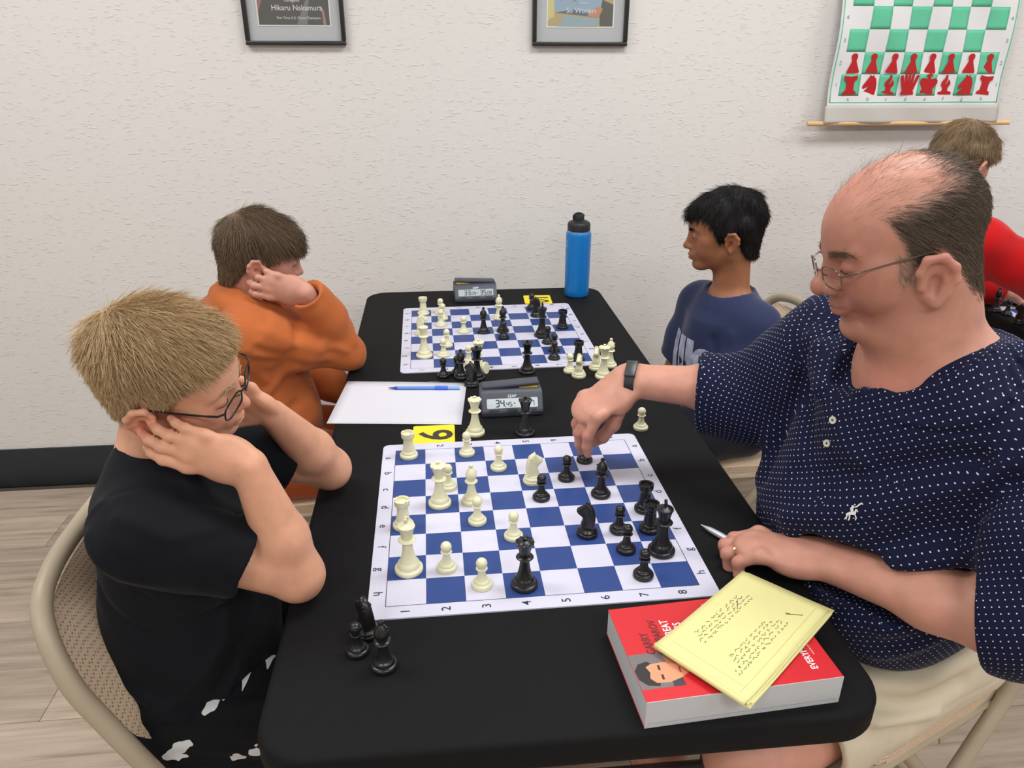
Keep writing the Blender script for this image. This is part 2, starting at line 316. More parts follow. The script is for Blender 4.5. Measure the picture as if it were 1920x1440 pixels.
for r in (0, 1):
    for c in range(8):
        k = 'pawn' if r else back[c]; x = CX0 + (c + .5) * RW; z = RZ + r * RH + .002
        bm = bmesh.new(); plate(bm, [(px * RW * .92, pz * RH * .94) for px, pz in SIL[k]], (0, 0, 0), X, Z, .0012)
        o = link('demo_' + k, bm_mesh(bm, 'demo_' + k, False), RED, None, (x, 2.5 + by(x, z + RH / 2) - .0022, z), (math.radians(1.2), math.radians((c * 37 % 5 - 1) * 1.5), 0))
        tag(o, 'flat red %s on square %s%d of the wall chart' % (k, 'abcdefgh'[c], r + 1), 'chess piece', 'red pieces on the wall chart')
# ---------------------------------------------------------------- tables
BLK = mat('table_cloth_black', srgb(22, 22, 23), .75, spec=.14, bump=(900, .12, .0006), mottle=(6, .05)); STEEL = mat('leg_steel', srgb(92, 92, 95), .35, metal=.8); TZ = .74
def table(name, label, x0, x1, y0, y1, rotz=0.):
    t = thing(name, label, 'table', ((x0 + x1) / 2, (y0 + y1) / 2, 0), rotz); hx, hy = (x1 - x0) / 2, (y1 - y0) / 2
    bm = bmesh.new(); out = rrect(hx, hy, .062, 10); n = len(out)
    def inset(d, z): return [bm.verts.new((x - d * (x / hx if abs(x) < hx * .999 else math.copysign(1, x)), y - d * (y / hy if abs(y) < hy * .999 else math.copysign(1, y)), z)) for x, y in out]
    rings = [inset(.012, TZ - .046), inset(.002, TZ - .044), inset(0, TZ - .038), inset(0, TZ - .010), inset(.0015, TZ - .0045), inset(.005, TZ - .001), inset(.010, TZ)]
    for a, b in zip(rings[:-1], rings[1:]):
        for i in range(n): bm.faces.new((a[i], a[(i + 1) % n], b[(i + 1) % n], b[i]))
    bm.faces.new(rings[-1]); bm.faces.new(rings[0][::-1]); obj('tabletop', bm, BLK, t, angle=60)
    for s in (-1, 1):
        ly = s * (hy - .30)
        for q in (-1, 1):
            bm = bmesh.new(); add_tube(bm, spline([(q * (hx - .12), ly, TZ - .046), (q * (hx - .10), ly, .55), (q * (hx - .07), ly, .012)], 4), .0125, 12); obj('leg', bm, STEEL, t)
            bm = bmesh.new(); add_lathe(bm, [(0, 0), (.018, 0), (.018, .02), (.0135, .026), (0, .026)], 14, (q * (hx - .07), ly, 0)); obj('foot_cap', bm, mat('black_plastic', srgb(22, 22, 23), .4), t)
        bm = bmesh.new(); add_tube(bm, [(-hx + .095, ly, .30), (hx - .095, ly, .30)], .010, 10); obj('cross_bar', bm, STEEL, t)
        bm = bmesh.new(); add_box(bm, (s * (hx - .055), 0, TZ - .058), (.010, hy - .10, .012)); obj('rail', bm, STEEL, t)
    return t
table('folding_table', 'long black folding table with two games set up on it', -.232, .527, .618, 2.412)
T2 = table('folding_table', 'black folding table behind the man in the polo shirt', 1.60, 2.36, .55, 2.30, -.10)
# ---------------------------------------------------------------- boards
def board_material():
    m = bpy.data.materials.new('board_vinyl'); m.use_nodes = True; nt = m.node_tree; N = nt.nodes; Lk = nt.links; b = N['Principled BSDF']; b.inputs['Roughness'].default_value = .42; b.inputs['Specular IOR Level'].default_value = .4
    tc = N.new('ShaderNodeTexCoord'); sp = N.new('ShaderNodeSeparateXYZ'); Lk.new(tc.outputs['Object'], sp.inputs[0])
    def mth(op, a, b_=None):
        n = N.new('ShaderNodeMath'); n.operation = op
        for i, v in enumerate((a, b_)):
            if v is None: continue
            if isinstance(v, (int, float)): n.inputs[i].default_value = v
            else: Lk.new(v, n.inputs[i])
        return n.outputs[0]
    sq = .05715; fx = mth('FLOOR', mth('DIVIDE', mth('ADD', sp.outputs[0], 4 * sq), sq)); fy = mth('FLOOR', mth('DIVIDE', mth('ADD', sp.outputs[1], 4 * sq), sq))
    par = mth('MODULO', mth('ADD', mth('ADD', fx, fy), 100), 2); mxy = mth('MAXIMUM', mth('ABSOLUTE', sp.outputs[0]), mth('ABSOLUTE', sp.outputs[1]))
    inside = mth('LESS_THAN', mxy, 4 * sq); line = mth('LESS_THAN', mth('ABSOLUTE', mth('SUBTRACT', mxy, 4 * sq + .0002)), .0006)
    blue = mth('MULTIPLY', inside, par)
    nz = N.new('ShaderNodeTexNoise'); nz.inputs['Scale'].default_value = 9; Lk.new(tc.outputs['Object'], nz.inputs['Vector'])
    mr = N.new('ShaderNodeMapRange'); mr.inputs['To Min'].default_value = .95; mr.inputs['To Max'].default_value = 1.05; Lk.new(nz.outputs[0], mr.inputs[0])
    mx = N.new('ShaderNodeMix'); mx.data_type = 'RGBA'; Lk.new(blue, mx.inputs['Factor']); mx.inputs[6].default_value = (*srgb(208, 207, 224), 1); mx.inputs[7].default_value = (*srgb(43, 69, 132), 1)
    m2 = N.new('ShaderNodeMix'); m2.data_type = 'RGBA'; Lk.new(line, m2.inputs['Factor']); Lk.new(mx.outputs[2], m2.inputs[6]); m2.inputs[7].default_value = (*srgb(52, 58, 92), 1)
    hs = N.new('ShaderNodeHueSaturation'); Lk.new(m2.outputs[2], hs.inputs['Color']); Lk.new(mr.outputs[0], hs.inputs['Value']); Lk.new(hs.outputs[0], b.inputs['Base Color'])
    return m
BOARDM = board_material(); INK = mat('board_ink', srgb(36, 40, 66), .5); SQ = .05715; BT = .0022
def board(name, label, x, y, rot, z=TZ):
    bm = bmesh.new(); add_prism(bm, rrect(.254, .254, .013, 6), 0, BT); t = tag(obj(name, bm, BOARDM, None, (x, y, z), (0, 0, rot)), label, 'chess board', 'roll-up chess boards')
    bm = bmesh.new(); e = 4 * SQ + .0128
    for i in range(8):
        c = (i - 3.5) * SQ
        text_bm(bm, 'abcdefgh'[i], .0190, (-e, -c, BT), -Y, X, .00015, .010); text_bm(bm, 'abcdefgh'[i], .0190, (e, -c, BT), Y, -X, .00015, .010)
        text_bm(bm, str(i + 1), .0185, (c, -e, BT), Y, -X, .00015, .010); text_bm(bm, str(i + 1), .0185, (c, e, BT), -Y, X, .00015, .012)
    link('board_lettering', bm_mesh(bm, 'board_lettering', False), INK, t); return t
B1 = (.1345, 1.0945, .008); B2 = (.148, 1.973, .015); B3 = (1.935, 1.80, -.10)
board('chess_board', 'blue and white roll-up chess board nearest the camera', *B1)
board('chess_board', 'blue and white roll-up chess board by the wall', *B2)
board('chess_board', 'blue and white chess board partly hidden behind the man', *B3)
# ---------------------------------------------------------------- chess pieces
WH = mat('piece_white', srgb(226, 223, 188), .42, spec=.45, sss=.0); BK = mat('piece_black', srgb(27, 27, 28), .3, spec=.5)
def mm(p): return [(r / 1000, z / 1000) for r, z in p]
BASE = lambda R: [(0, 0), (R - .6, 0), (R, .8), (R, 4.8), (R - .4, 6.2), (R - 1.6, 7.4), (R * .80, 7.9), (R * .79, 8.3)]
PROF = dict(
    pawn=mm(BASE(15.5) + [(11.9, 9.8), (10.9, 11.6), (9.3, 12.6), (8.9, 12.9), (8.6, 13.6), (7.6, 15.2), (6.6, 18), (5.8, 22), (5.1, 27), (4.9, 29.5), (8.2, 30.6), (8.8, 31.5), (8.0, 32.6), (5.2, 33.2)] + [(8.4 * math.sin(a), 40.2 - 8.4 * math.cos(a)) for a in np.linspace(.75, math.pi, 11)]),
    rook=mm(BASE(17.5) + [(13.8, 10.4), (12.8, 12.6), (11.6, 13.4), (11.4, 14.2), (11.0, 17), (10.4, 22), (9.5, 28), (9.0, 34), (8.9, 38), (9.6, 40), (11.8, 41.5), (12.6, 43), (12.8, 52.0), (9.4, 52.0), (9.2, 47.5), (0, 47.0)]),
    bishop=mm(BASE(17.5) + [(13.8, 10.4), (12.6, 12.8), (10.8, 13.8), (10.4, 14.4), (9.4, 17), (8, 22), (6.6, 29), (5.9, 36), (5.7, 39), (10.2, 40.8), (11.2, 42), (10.2, 43.2), (6.6, 44.2), (6.4, 46), (8.4, 48.5), (9.9, 52.5), (9.8, 56), (8.2, 60.5), (5.4, 65), (3.2, 67.8), (2.6, 68.6), (3.6, 70), (3.9, 71.6), (3.2, 73.6), (0, 74.4)]),
    queen=mm(BASE(20) + [(15.9, 11), (15.0, 14.5), (13.0, 16.4), (12.6, 17.2), (11.6, 20), (9.6, 26), (7.9, 34), (7.0, 42), (6.8, 48), (11.6, 50), (13, 51.4), (11.8, 52.8), (7.8, 53.8), (7.6, 56), (8.8, 63), (10.8, 70), (13.4, 75.5), (13.8, 77.5), (12.0, 78.4), (10.2, 77), (8, 78.4), (4.6, 80), (2.4, 80.6), (3.4, 82), (3.4, 84), (0, 85.6)]),
    king=mm(BASE(21.5) + [(17.1, 11.5), (16.0, 15.4), (13.9, 17.2), (13.5, 18.2), (12.4, 21), (10.3, 27), (8.5, 36), (7.6, 45), (7.4, 52), (12.4, 54), (13.8, 55.4), (12.6, 57), (8.4, 58), (8.2, 60), (9.6, 68), (11.6, 75.5), (13, 78.4), (12.8, 80), (10, 81.6), (6, 83.4), (3.4, 84.6), (0, 85)]))
def knight_bm():
    bm = bmesh.new(); add_lathe(bm, mm(BASE(17.5) + [(15.8, 10), (14.4, 12), (13.0, 13.2), (12.6, 14), (12.2, 15.6), (0, 16)]), 28)
    out = [(11, 15), (11.6, 19), (10.5, 24), (8.6, 28), (8.0, 31), (9.4, 34.5), (12.4, 37.5), (17.4, 41), (18.6, 44), (18.0, 47), (15.4, 48.6), (11.6, 51.4), (7.4, 54.6), (4.6, 57), (3.8, 61), (1.6, 58.2), (-1.6, 57.4), (-6, 53.2), (-9.4, 47), (-11.4, 40), (-12.2, 32), (-12, 24), (-11.6, 15)]
    f = lambda x, y, z: bm.verts.new((x / 1000, y / 1000, z / 1000)); lay = []
    cx, cz = -.5, 36
    for t, s in ((-7.6, .72), (-6.6, .9), (-3.6, 1.), (3.6, 1.), (6.6, .9), (7.6, .72)):
        lay.append([f(cx + (x - cx) * (s if z > 16 else s * .98), t * (1.15 - .45 * min(1, max(0, (z - 15) / 40))) , (cz + (z - cz) * (s if z > 16 else 1))) for x, z in out])
    n = len(out)
    for a, b in zip(lay[:-1], lay[1:]):
        for i in range(n): bm.faces.new((a[i], a[(i + 1) % n], b[(i + 1) % n], b[i]))
    bm.faces.new(lay[0][::-1]); bm.faces.new(lay[-1])
    for q in (-1, 1):                       # mane ridge and eye boss
        for k in range(5): add_box(bm, ((-9.4 + k * 1.2) / 1000, q * .0052, (26 + k * 6) / 1000), (.0018, .0012, .0024), .0006, 1, Matrix.Rotation(.5, 3, 'Y'))
        r = bmesh.ops.create_uvsphere(bm, u_segments=8, v_segments=6, radius=.0015)['verts']
        for v in r: v.co += Vector((.0068, q * .0044, .0485))
    return bm
PM = {}
for k, p in PROF.items():
    bm = bmesh.new(); n = 28; vs = add_lathe(bm, p, n)
    if k == 'rook':                         # notches in the parapet
        for f in list(bm.faces):
            c = f.calc_center_median()
            if abs(c.z - .052) < 1e-4 and math.hypot(c.x, c.y) > .0095:
                a = math.atan2(c.y, c.x)
                if int((a + math.pi) / (math.pi / 3) * 6) % 6 == 0:
                    g = bmesh.ops.inset_individual(bm, faces=[f], thickness=.0001)
                    for v in f.verts: v.co.z -= .0034
    if k == 'queen':                        # coronet scallops
        for v in vs:
            if abs(v.co.z - .0775) < 1.2e-3 and math.hypot(v.co.x, v.co.y) > .0115: v.co.z += .0012 * math.cos(math.atan2(v.co.y, v.co.x) * 9)
    if k == 'king':                         # cross on top
        add_box(bm, (0, 0, .0895), (.0021, .0021, .0062), .0006, 1); add_box(bm, (0, 0, .0912), (.0021, .0052, .0020), .0006, 1)
    if k == 'bishop':                       # slanting cut in the mitre
        g = add_box(bm, (.0062, 0, .0592), (.0046, .0012, .0007), 0, 1, Matrix.Rotation(-.6, 3, 'Y'))
    PM[k] = bm_mesh(bm, k, True, 38)
PM['knight'] = bm_mesh(knight_bm(), 'knight', True, 50)
PMB = {k: m.copy() for k, m in PM.items()}
for m in PM.values(): m.materials.append(WH)
for m in PMB.values(): m.materials.append(BK)
def piece(kind, black, x, y, label, z=TZ, rot=0., tilt=(0, 0), group='chess pieces of the near game'):
    o = link('chess_' + kind, (PMB if black else PM)[kind], None, None, (x, y, z), (tilt[0], tilt[1], rot)); return tag(o, label, 'chess piece', group)
rp = random.Random(11)
def onboard(B, sq, kind, black, dx=0., dy=0., which='near'):
    i, j = int(sq[1]) - 1, 'abcdefgh'.index(sq[0]); lx, ly = (i - 3.5) * SQ + dx, (3.5 - j) * SQ + dy; c, s = math.cos(B[2]), math.sin(B[2])
    rot = (0 if not black else math.pi) + rp.uniform(-.3, .3)
    piece(kind, black, B[0] + lx * c - ly * s, B[1] + lx * s + ly * c, '%s plastic %s on square %s of the %s' % ('black' if black else 'white', kind, sq, {'near': 'board nearest the camera', 'rear': 'board by the wall', 'side': 'board behind the man'}[which]),
          TZ + BT, rot, group={'near': 'chess pieces of the near game', 'rear': 'chess pieces of the game by the wall', 'side': 'chess pieces behind the man'}[which])
for sq, k, dx, dy in (('a1', 'rook', -.003, .004), ('e1', 'rook', -.008, -.004), ('a3', 'pawn', -.005, .002), ('b4', 'pawn', -.006, -.003), ('c2', 'pawn', .012, -.005), ('e3', 'pawn', 0, -.004), ('f4', 'pawn', -.002, .004),
                      ('g2', 'pawn', .003, -.009), ('h3', 'pawn', -.004, .003), ('c5', 'knight', -.006, 0), ('d2', 'queen', -.004, 0), ('d3', 'bishop', -.006, .002), ('g1', 'king', .003, -.006)): onboard(B1, sq, k, False, dx, dy)
for sq, k, dx, dy in (('h4', 'queen', .001, -.003), ('d5', 'pawn', .002, 0), ('c6', 'pawn', 0, .004), ('b7', 'pawn', -.011, .008), ('f7', 'pawn', 0, .004), ('g7', 'pawn', -.001, .008), ('h7', 'pawn', .009, 0), ('d7', 'bishop', -.006, 0), ('f6', 'knight', .004, 0),
                      ('e8', 'rook', .001, .003), ('f8', 'rook', -.006, .002), ('g8', 'king', -.004, -.001)): onboard(B1, sq, k, True, dx, dy)
for sq, k, dx, dy in (('a1', 'rook', .006, -.008), ('a2', 'pawn', 0, -.012), ('b2', 'pawn', .005, -.004), ('c2', 'pawn', -.002, -.003), ('d3', 'pawn', .002, -.011), ('f2', 'pawn', .009, .002), ('g2', 'pawn', -.002, -.011), ('h3', 'pawn', .002, -.009), ('d1', 'knight', -.001, -.012),
                      ('g1', 'king', .006, -.006), ('b5', 'bishop', -.003, -.017)): onboard(B2, sq, k, False, dx, dy, 'rear')
for sq, k, dx, dy in (('d4', 'bishop', 0, -.016), ('d5', 'bishop', -.003, -.013), ('e5', 'pawn', -.006, -.008), ('a7', 'pawn', -.009, .009), ('f7', 'pawn', -.007, -.003), ('h7', 'pawn', -.008, -.002), ('g7', 'pawn', .001, -.004), ('b7', 'knight', -.005, -.005), ('e7', 'king', -.014, -.003), ('d8', 'rook', -.003, .001)):
    onboard(B2, sq, k, True, dx, dy, 'rear')
for a in (('queen', 0, .063, 1.385, 'white queen standing between the paper sheet and the near clock'), ('pawn', 0, .408, 1.374, 'white pawn alone on the table beyond the man\'s reaching hand'), ('queen', 1, .165, 1.373, 'black queen standing in front of the near clock'),
          ('bishop', 1, -.088, .752, 'black bishop off the board at its near left corner'), ('pawn', 1, -.124, .781, 'black pawn off the board beside the boy in black'), ('knight', 1, -.114, .814, 'black knight off the board at its near left corner')):
    piece(a[0], a[1], a[2], a[3], a[4], rot=2.2 if a[0] == 'knight' else 0.)
G2 = 'captured pieces between the boards'
for a in (('queen', 1, .207, 1.695, 'black queen captured, alone in front of the wall board'), ('pawn', 1, .003, 1.688, 'black captured pawn leftmost in front of the wall board'), ('pawn', 1, .036, 1.700, 'black captured pawn behind a captured black bishop'),
          ('bishop', 1, .045, 1.676, 'black captured bishop in front of the wall board'), ('queen', 1, .083, 1.668, 'black captured queen crowded with a white queen near the clock'), ('knight', 1, .068, 1.628, 'black captured knight nearest the clock'),
          ('queen', 0, .090, 1.712, 'white captured queen behind the captured black queen'), ('rook', 1, .346, 1.762, 'black rook behind captured white knights near the man\'s watch'), ('knight', 0, .329, 1.660, 'white captured knight in front of the black rook'), ('pawn', 0, .312, 1.690, 'white captured pawn half hidden behind a white knight'),
          ('queen', 0, .387, 1.650, 'white captured queen above the man\'s hand'), ('knight', 0, .380, 1.704, 'white captured knight behind the captured white queen'), ('bishop', 0, .418, 1.716, 'white captured bishop furthest toward the boy in navy')):
    piece(*a, rot={0: -1.9, 1: 2.4}[a[1]] if a[0] == 'knight' else 0., group=G2)
piece('pawn', 0, .108, 1.700, 'white captured pawn lying on its side by black queens', TZ + .0138, 2.6, (0, 1.75), G2)
for sq, k, blk in (('h1', 'rook', 1), ('g1', 'knight', 1), ('f1', 'bishop', 1), ('e2', 'king', 1), ('c1', 'bishop', 1), ('d2', 'pawn', 1), ('f3', 'pawn', 1), ('b2', 'pawn', 1), ('c3', 'queen', 0), ('d5', 'pawn', 0), ('e4', 'pawn', 0), ('b5', 'rook', 0)): onboard(B3, sq, k, blk, 0, 0, 'side')
for a in (('bishop', 1, 1.678, 2.035, 'black bishop off the board by the sleeve of the red sweater'), ('pawn', 1, 1.690, 2.000, 'black pawn off the board by the red sweater'), ('knight', 1, 1.672, 1.925, 'black knight off the board behind the polo collar'), ('pawn', 1, 1.690, 1.885, 'black pawn off the board at the frame edge')): piece(*a, rot=2., group='captured pieces behind the man')
# ---------------------------------------------------------------- chess clocks
CASE = mat('clock_case', srgb(66, 70, 82), .45, bump=(600, .1, .0005)); CASED = mat('clock_dark', srgb(38, 40, 48), .5); LCD = mat('clock_lcd', srgb(178, 188, 192), .25); SEG = mat('lcd_segment', srgb(30, 34, 36), .5); YEL = mat('bright_yellow', srgb(247, 214, 34), .5)
SEGS = {'0': 'abcdef', '1': 'bc', '2': 'abged', '3': 'abgcd', '4': 'fgbc', '5': 'afgcd', '6': 'afgedc', '7': 'abc', '8': 'abcdefg', '9': 'abcdfg'}
def lcd(bm, s, x, z, h, pos, R, U):
    w = h * .5; t = h * .085
    for ch in s:
        if ch in SEGS:
            g = dict(a=((0, h), (w, h)), b=((w, h), (w, h / 2)), c=((w, h / 2), (w, 0)), d=((0, 0), (w, 0)), e=((0, 0), (0, h / 2)), f=((0, h / 2), (0, h)), g=((0, h / 2), (w, h / 2)))
            for k in SEGS[ch]:
                (ax, az), (bx, bz) = g[k]; dx, dz = bx - ax, bz - az; l = math.hypot(dx, dz); dx, dz = dx / l, dz / l; ax += dx * t * .35; az += dz * t * .35; bx -= dx * t * .35; bz -= dz * t * .35
                plate(bm, [(x + ax - dz * t, z + az + dx * t), (x + bx - dz * t, z + bz + dx * t), (x + bx + dz * t, z + bz - dx * t), (x + ax + dz * t, z + az - dx * t)], pos, R, U, .00015)
            x += w * 1.55
        elif ch == '.': plate(bm, [(x - w * .25, z - t), (x, z - t), (x, z + t), (x - w * .25, z + t)], pos, R, U, .00015); x += w * .15
        elif ch == '>': plate(bm, [(x, z + h * .3), (x + h * .3, z + h * .5), (x, z + h * .7)], pos, R, U, .00015); x += w
        else: x += w * .9
    return x
def clock(label, x, y, rot, left, right, tiltside):
    t = thing('chess_clock', label, 'chess clock', (x, y, TZ), rot, 'chess clocks'); W = .066
    side = [(-.040, .004), (-.0405, .014), (-.020, .0465), (-.012, .052), (.036, .052), (.040, .048), (.040, .002), (-.037, .002)]
    bm = bmesh.new(); vs = add_prism(bm, side, -W, W, Matrix(((0, 0, 1, 0), (1, 0, 0, 0), (0, 1, 0, 0), (0, 0, 0, 1))))
    bmesh.ops.bevel(bm, geom=list(bm.edges), offset=.0014, segments=2, affect='EDGES'); obj('case', bm, CASE, t, angle=25)
    bm = bmesh.new(); add_box(bm, (0, 0, .002), (W - .004, .036, .002)); obj('base', bm, CASED, t)
    P0 = Vector((0, -.0405, .014)); U = Vector((0, .0205, .0325)).normalized(); Nn = X.cross(U)
    bm = bmesh.new(); plate(bm, rrect(.055, .0105, .002, 3), P0 + U * .0185, X, U, .0006); dsp = link('display', bm_mesh(bm, 'display', False), LCD, t)
    bm = bmesh.new(); q = P0 + U * .0185 + Nn * .0006
    x1 = lcd(bm, left[0], -.036, -.007, .0140, q, X, U); x1 = lcd(bm, left[1], x1 + .0005, -.007, .0090, q, X, U); lcd(bm, '>', x1 + .002, -.007, .0120, q, X, U)
    x1 = lcd(bm, right[0], .0135, -.007, .0140 if right[1] else .0105, q, X, U) if right[0] else .034; lcd(bm, right[1], x1 + .0005 if right[0] and right[1] else x1, -.007, .0100, q, X, U); link('digits', bm_mesh(bm, 'digits', False), SEG, dsp)
    bm = bmesh.new(); text_bm(bm, 'LEAP', .0085, P0 + U * .0335 + Nn * .0002, X, U, .0002, .02); link('maker_lettering', bm_mesh(bm, 'maker_lettering', False), mat('lettering_white', srgb(225, 226, 228), .6), t)
    for i, px in enumerate((-.040, 0, .040)):
        bm = bmesh.new(); plate(bm, rrect(.011, .0018, .0015, 3), P0 + U * .0035 + X * px, X, U, .0012); obj('button', bm, CASED, t)
    a = -.055 * tiltside; bm = bmesh.new(); add_box(bm, (0, .012, .0575), (W - .004, .016, .0035), .002, 2, Matrix.Rotation(a, 3, 'Y'))
    rk = obj('rocker', bm, CASE, t)
    bm = bmesh.new(); s = tiltside; add_prism(bm, [(s * .018, .0005), (s * .058, .0005), (s * .058, .0040)], 0, .024, Matrix(((1, 0, 0, 0), (0, 0, 1, 0), (0, 1, 0, .0518), (0, 0, 0, 1))))
    for v in bm.verts: v.co.y -= .003
    obj('rocker_flag', bm, YEL, t); return t
clock('dark grey digital chess clock reading 34.45 and 27 on the table', .147, 1.492, .02, ('34.', '45'), ('', '27'), 1)
clock('dark grey digital chess clock reading 33.09 and 35.08 by the wall', .113, 2.308, .05, ('33.', '09'), ('35.', '08'), -1)
# ---------------------------------------------------------------- cards, paper, pens, bottle, book, pad
YC = mat('card_yellow', srgb(246, 222, 38), .55)
def card(label, x, y, rot, words):
    bm = bmesh.new(); add_prism(bm, rrect(.043, .043, .005, 4), 0, .0006); t = tag(obj('number_card', bm, YC, None, (x, y, TZ), (0, 0, rot)), label, 'number card', 'table number cards')
    bm = bmesh.new(); text_bm(bm, words, .096 if len(words) == 1 else .086, (.000, 0, .0006), -Y, X, .00015, .018, sx=1.0 if len(words) == 1 else .8); link('number', bm_mesh(bm, 'number', False), mat('number_ink', srgb(58, 52, 44), .6), t)
card('yellow card numbered 9 tucked under the white paper sheet', -.022, 1.385, -.02, '9'); card('yellow card numbered 10 beside the rear board', .310, 2.282, -.04, '10')
bm = bmesh.new(); pc = [(-.247, 1.457), (.036, 1.425), (.057, 1.642), (-.225, 1.678)]; nx, ny = 14, 10
g = [[bm.verts.new((pc[0][0] * (1 - u) * (1 - v) + pc[1][0] * u * (1 - v) + pc[2][0] * u * v + pc[3][0] * (1 - u) * v, pc[0][1] * (1 - u) * (1 - v) + pc[1][1] * u * (1 - v) + pc[2][1] * u * v + pc[3][1] * (1 - u) * v,
      TZ + .0011 + .0006 * math.sin(u * 3.1) + .002 * max(0, .12 - u))) for v in np.linspace(0, 1, ny)] for u in np.linspace(0, 1, nx)]
for i in range(nx - 1):
    for j in range(ny - 1): bm.faces.new((g[i][j], g[i + 1][j], g[i + 1][j + 1], g[i][j + 1]))
pap = obj('paper_sheet', bm, mat('paper_white', srgb(212, 212, 220), .8)); tag(pap, 'white sheet of paper under a blue pen between the boards', 'paper'); sm = pap.modifiers.new('thick', 'SOLIDIFY'); sm.thickness = .0003; sm.offset = 1
bm = bmesh.new()
for k in range(3): plate(bm, [(0, 0), (.205 - k * .09, -.021 + k * .009), (.205 - k * .09, -.0204 + k * .009), (0, .0006)], (-.212 + k * .09, 1.652 + k * .002, TZ + .0022), X, Y, .0001)
link('printed_line', bm_mesh(bm, 'printed_line', False), mat('faint_ink', srgb(196, 198, 210), .8), pap)
t = thing('ballpoint_pen', 'clear blue stick pen lying on the white paper sheet', 'pen', (-.126, 1.6195, TZ + .0062), -.09)
RX = Matrix.Rotation(math.pi / 2, 3, 'Y')
def along(bm, prof, n=10): add_lathe(bm, prof, n, (0, 0, 0), RX)
bm = bmesh.new(); along(bm, [(0, .0), (.0008, .001), (.0020, .010), (.0036, .018), (.0036, .022)], 12); obj('tip', bm, mat('pen_navy', srgb(34, 62, 168), .35), t)
bm = bmesh.new(); along(bm, [(.0036, .020), (.0042, .026), (.0042, .112), (.0036, .112)], 6); obj('barrel', bm, mat('pen_blue', srgb(104, 150, 226), .25), t)
bm = bmesh.new(); along(bm, [(.0046, .108), (.0048, .112), (.0048, .138), (.0046, .1385)], 12); obj('grip', bm, mat('pen_mid', srgb(58, 112, 222), .3), t)
bm = bmesh.new(); along(bm, [(0, .1385), (.0042, .1385), (.0042, .163), (.0038, .166), (0, .166)], 12); obj('cap', bm, mat('pen_pale', srgb(138, 178, 240), .3), t)
t = thing('silver_pen', 'silver ballpoint pen held in the hand with the ring', 'pen', (.4150, 1.0110, TZ + .0075), math.atan2(-.105, .068))
SIL_ = mat('pen_silver', srgb(214, 216, 220), .38, metal=.55)
bm = bmesh.new(); along(bm, [(0, 0), (.0009, .0005), (.0011, .004), (.0026, .010), (.0030, .012)], 14); obj('tip', bm, SIL_, t)
bm = bmesh.new(); along(bm, [(.0030, .012), (.0046, .020), (.0052, .035), (.0052, .110), (.0040, .132), (0, .134)], 16); obj('barrel', bm, SIL_, t)
bm = bmesh.new(); add_box(bm, (.112, 0, .0064), (.020, .0016, .0008), .0005, 1); obj('clip', bm, SIL_, t)
# bottle
t = thing('water_bottle', 'tall blue water bottle with black lid near the wall', 'bottle', (.441, 2.318, TZ))
BLUE = mat('bottle_blue', srgb(8, 118, 196), .38, spec=.45, coat=.2); LID = mat('lid_black', srgb(28, 31, 33), .45)
bm = bmesh.new(); add_lathe(bm, mm([(0, 0), (34, 0), (37.5, 2), (39, 6), (39.2, 20), (39.6, 195), (39.2, 202), (37.5, 206.5), (35.5, 208), (0, 208)]), 40); bd = obj('body', bm, BLUE, t)
bm = bmesh.new(); add_lathe(bm, mm([(35.2, 207.5), (35.2, 210.5), (0, 210.5)]), 36); obj('steel_rim', bm, mat('rim_steel', srgb(200, 202, 205), .3, metal=.9), t)
bm = bmesh.new(); add_lathe(bm, mm([(0, 210.3), (35.6, 210.3), (35.6, 230), (34, 234), (28, 238.5), (21, 241), (17, 243.5), (0, 243.5)]), 40); lid = obj('lid', bm, LID, t)
bm = bmesh.new(); add_lathe(bm, mm([(0, 243), (15.5, 243), (15.8, 258), (14.5, 260.5), (0, 261)]), 18); obj('spout', bm, LID, lid)
bm = bmesh.new(); add_tube(bm, spline([(-.016, 0, .242), (-.0175, 0, .254), (-.010, -.002, .262), (.004, -.002, .262), (.0145, 0, .254)], 5), .0036, 8); obj('carry_loop', bm, LID, lid)
bm = bmesh.new(); a0 = math.radians(196)
for k in range(9):
    for s in range(2): pass
pts = [(.0397 * math.cos(a0 + da), .0397 * math.sin(a0 + da), .170 + dz) for da, dz in ((-.12, -.012), (.12, -.008), (.1, .012), (-.05, .014), (-.16, .004))]
c = [Vector(p) for p in pts]; bm.faces.new([bm.verts.new(p) for p in c]); link('printed_mark', bm_mesh(bm, 'printed_mark', False), mat('pale_print', srgb(120, 196, 226), .5), bd)
# book
bk = thing('book', 'thick red paperback with a portrait on its cover under a yellow pad', 'book', (.3355, .7125, TZ), .065); W, D, Hh = .1225, .0795, .040
COVR = mat('cover_red', srgb(208, 40, 48), .35, spec=.45, coat=.15); PAGE = mat('page_edge', srgb(196, 197, 200), .8, bump=(500, .3, .0005), stretch=(.02, .02, 1))
bm = bmesh.new(); add_box(bm, (0, 0, Hh / 2), (W - .0006, D - .0006, Hh / 2 - .0008)); obj('pages', bm, PAGE, bk)
bm = bmesh.new(); add_box(bm, (0, 0, Hh - .0004), (W, D, .0004), .0002, 1); cv = obj('front_cover', bm, COVR, bk); bm = bmesh.new(); add_box(bm, (0, 0, .0004), (W, D, .0004)); obj('back_cover', bm, COVR, bk)
bm = bmesh.new(); add_box(bm, (0, -D - .0002, Hh / 2), (W, .0004, Hh / 2)); sp = obj('spine', bm, mat('spine_grey', srgb(190, 192, 194), .5), bk)
bm = bmesh.new(); plate(bm, [(-W + .004, 0), (W - .004, 0), (W - .004, .0004), (-W + .004, .0004)], (0, -D - .0006, .006), X, Z, .0001); link('spine_line', bm_mesh(bm, 'spine_line', False), mat('spine_ink', srgb(120, 122, 126), .6), bk)
CT = Hh
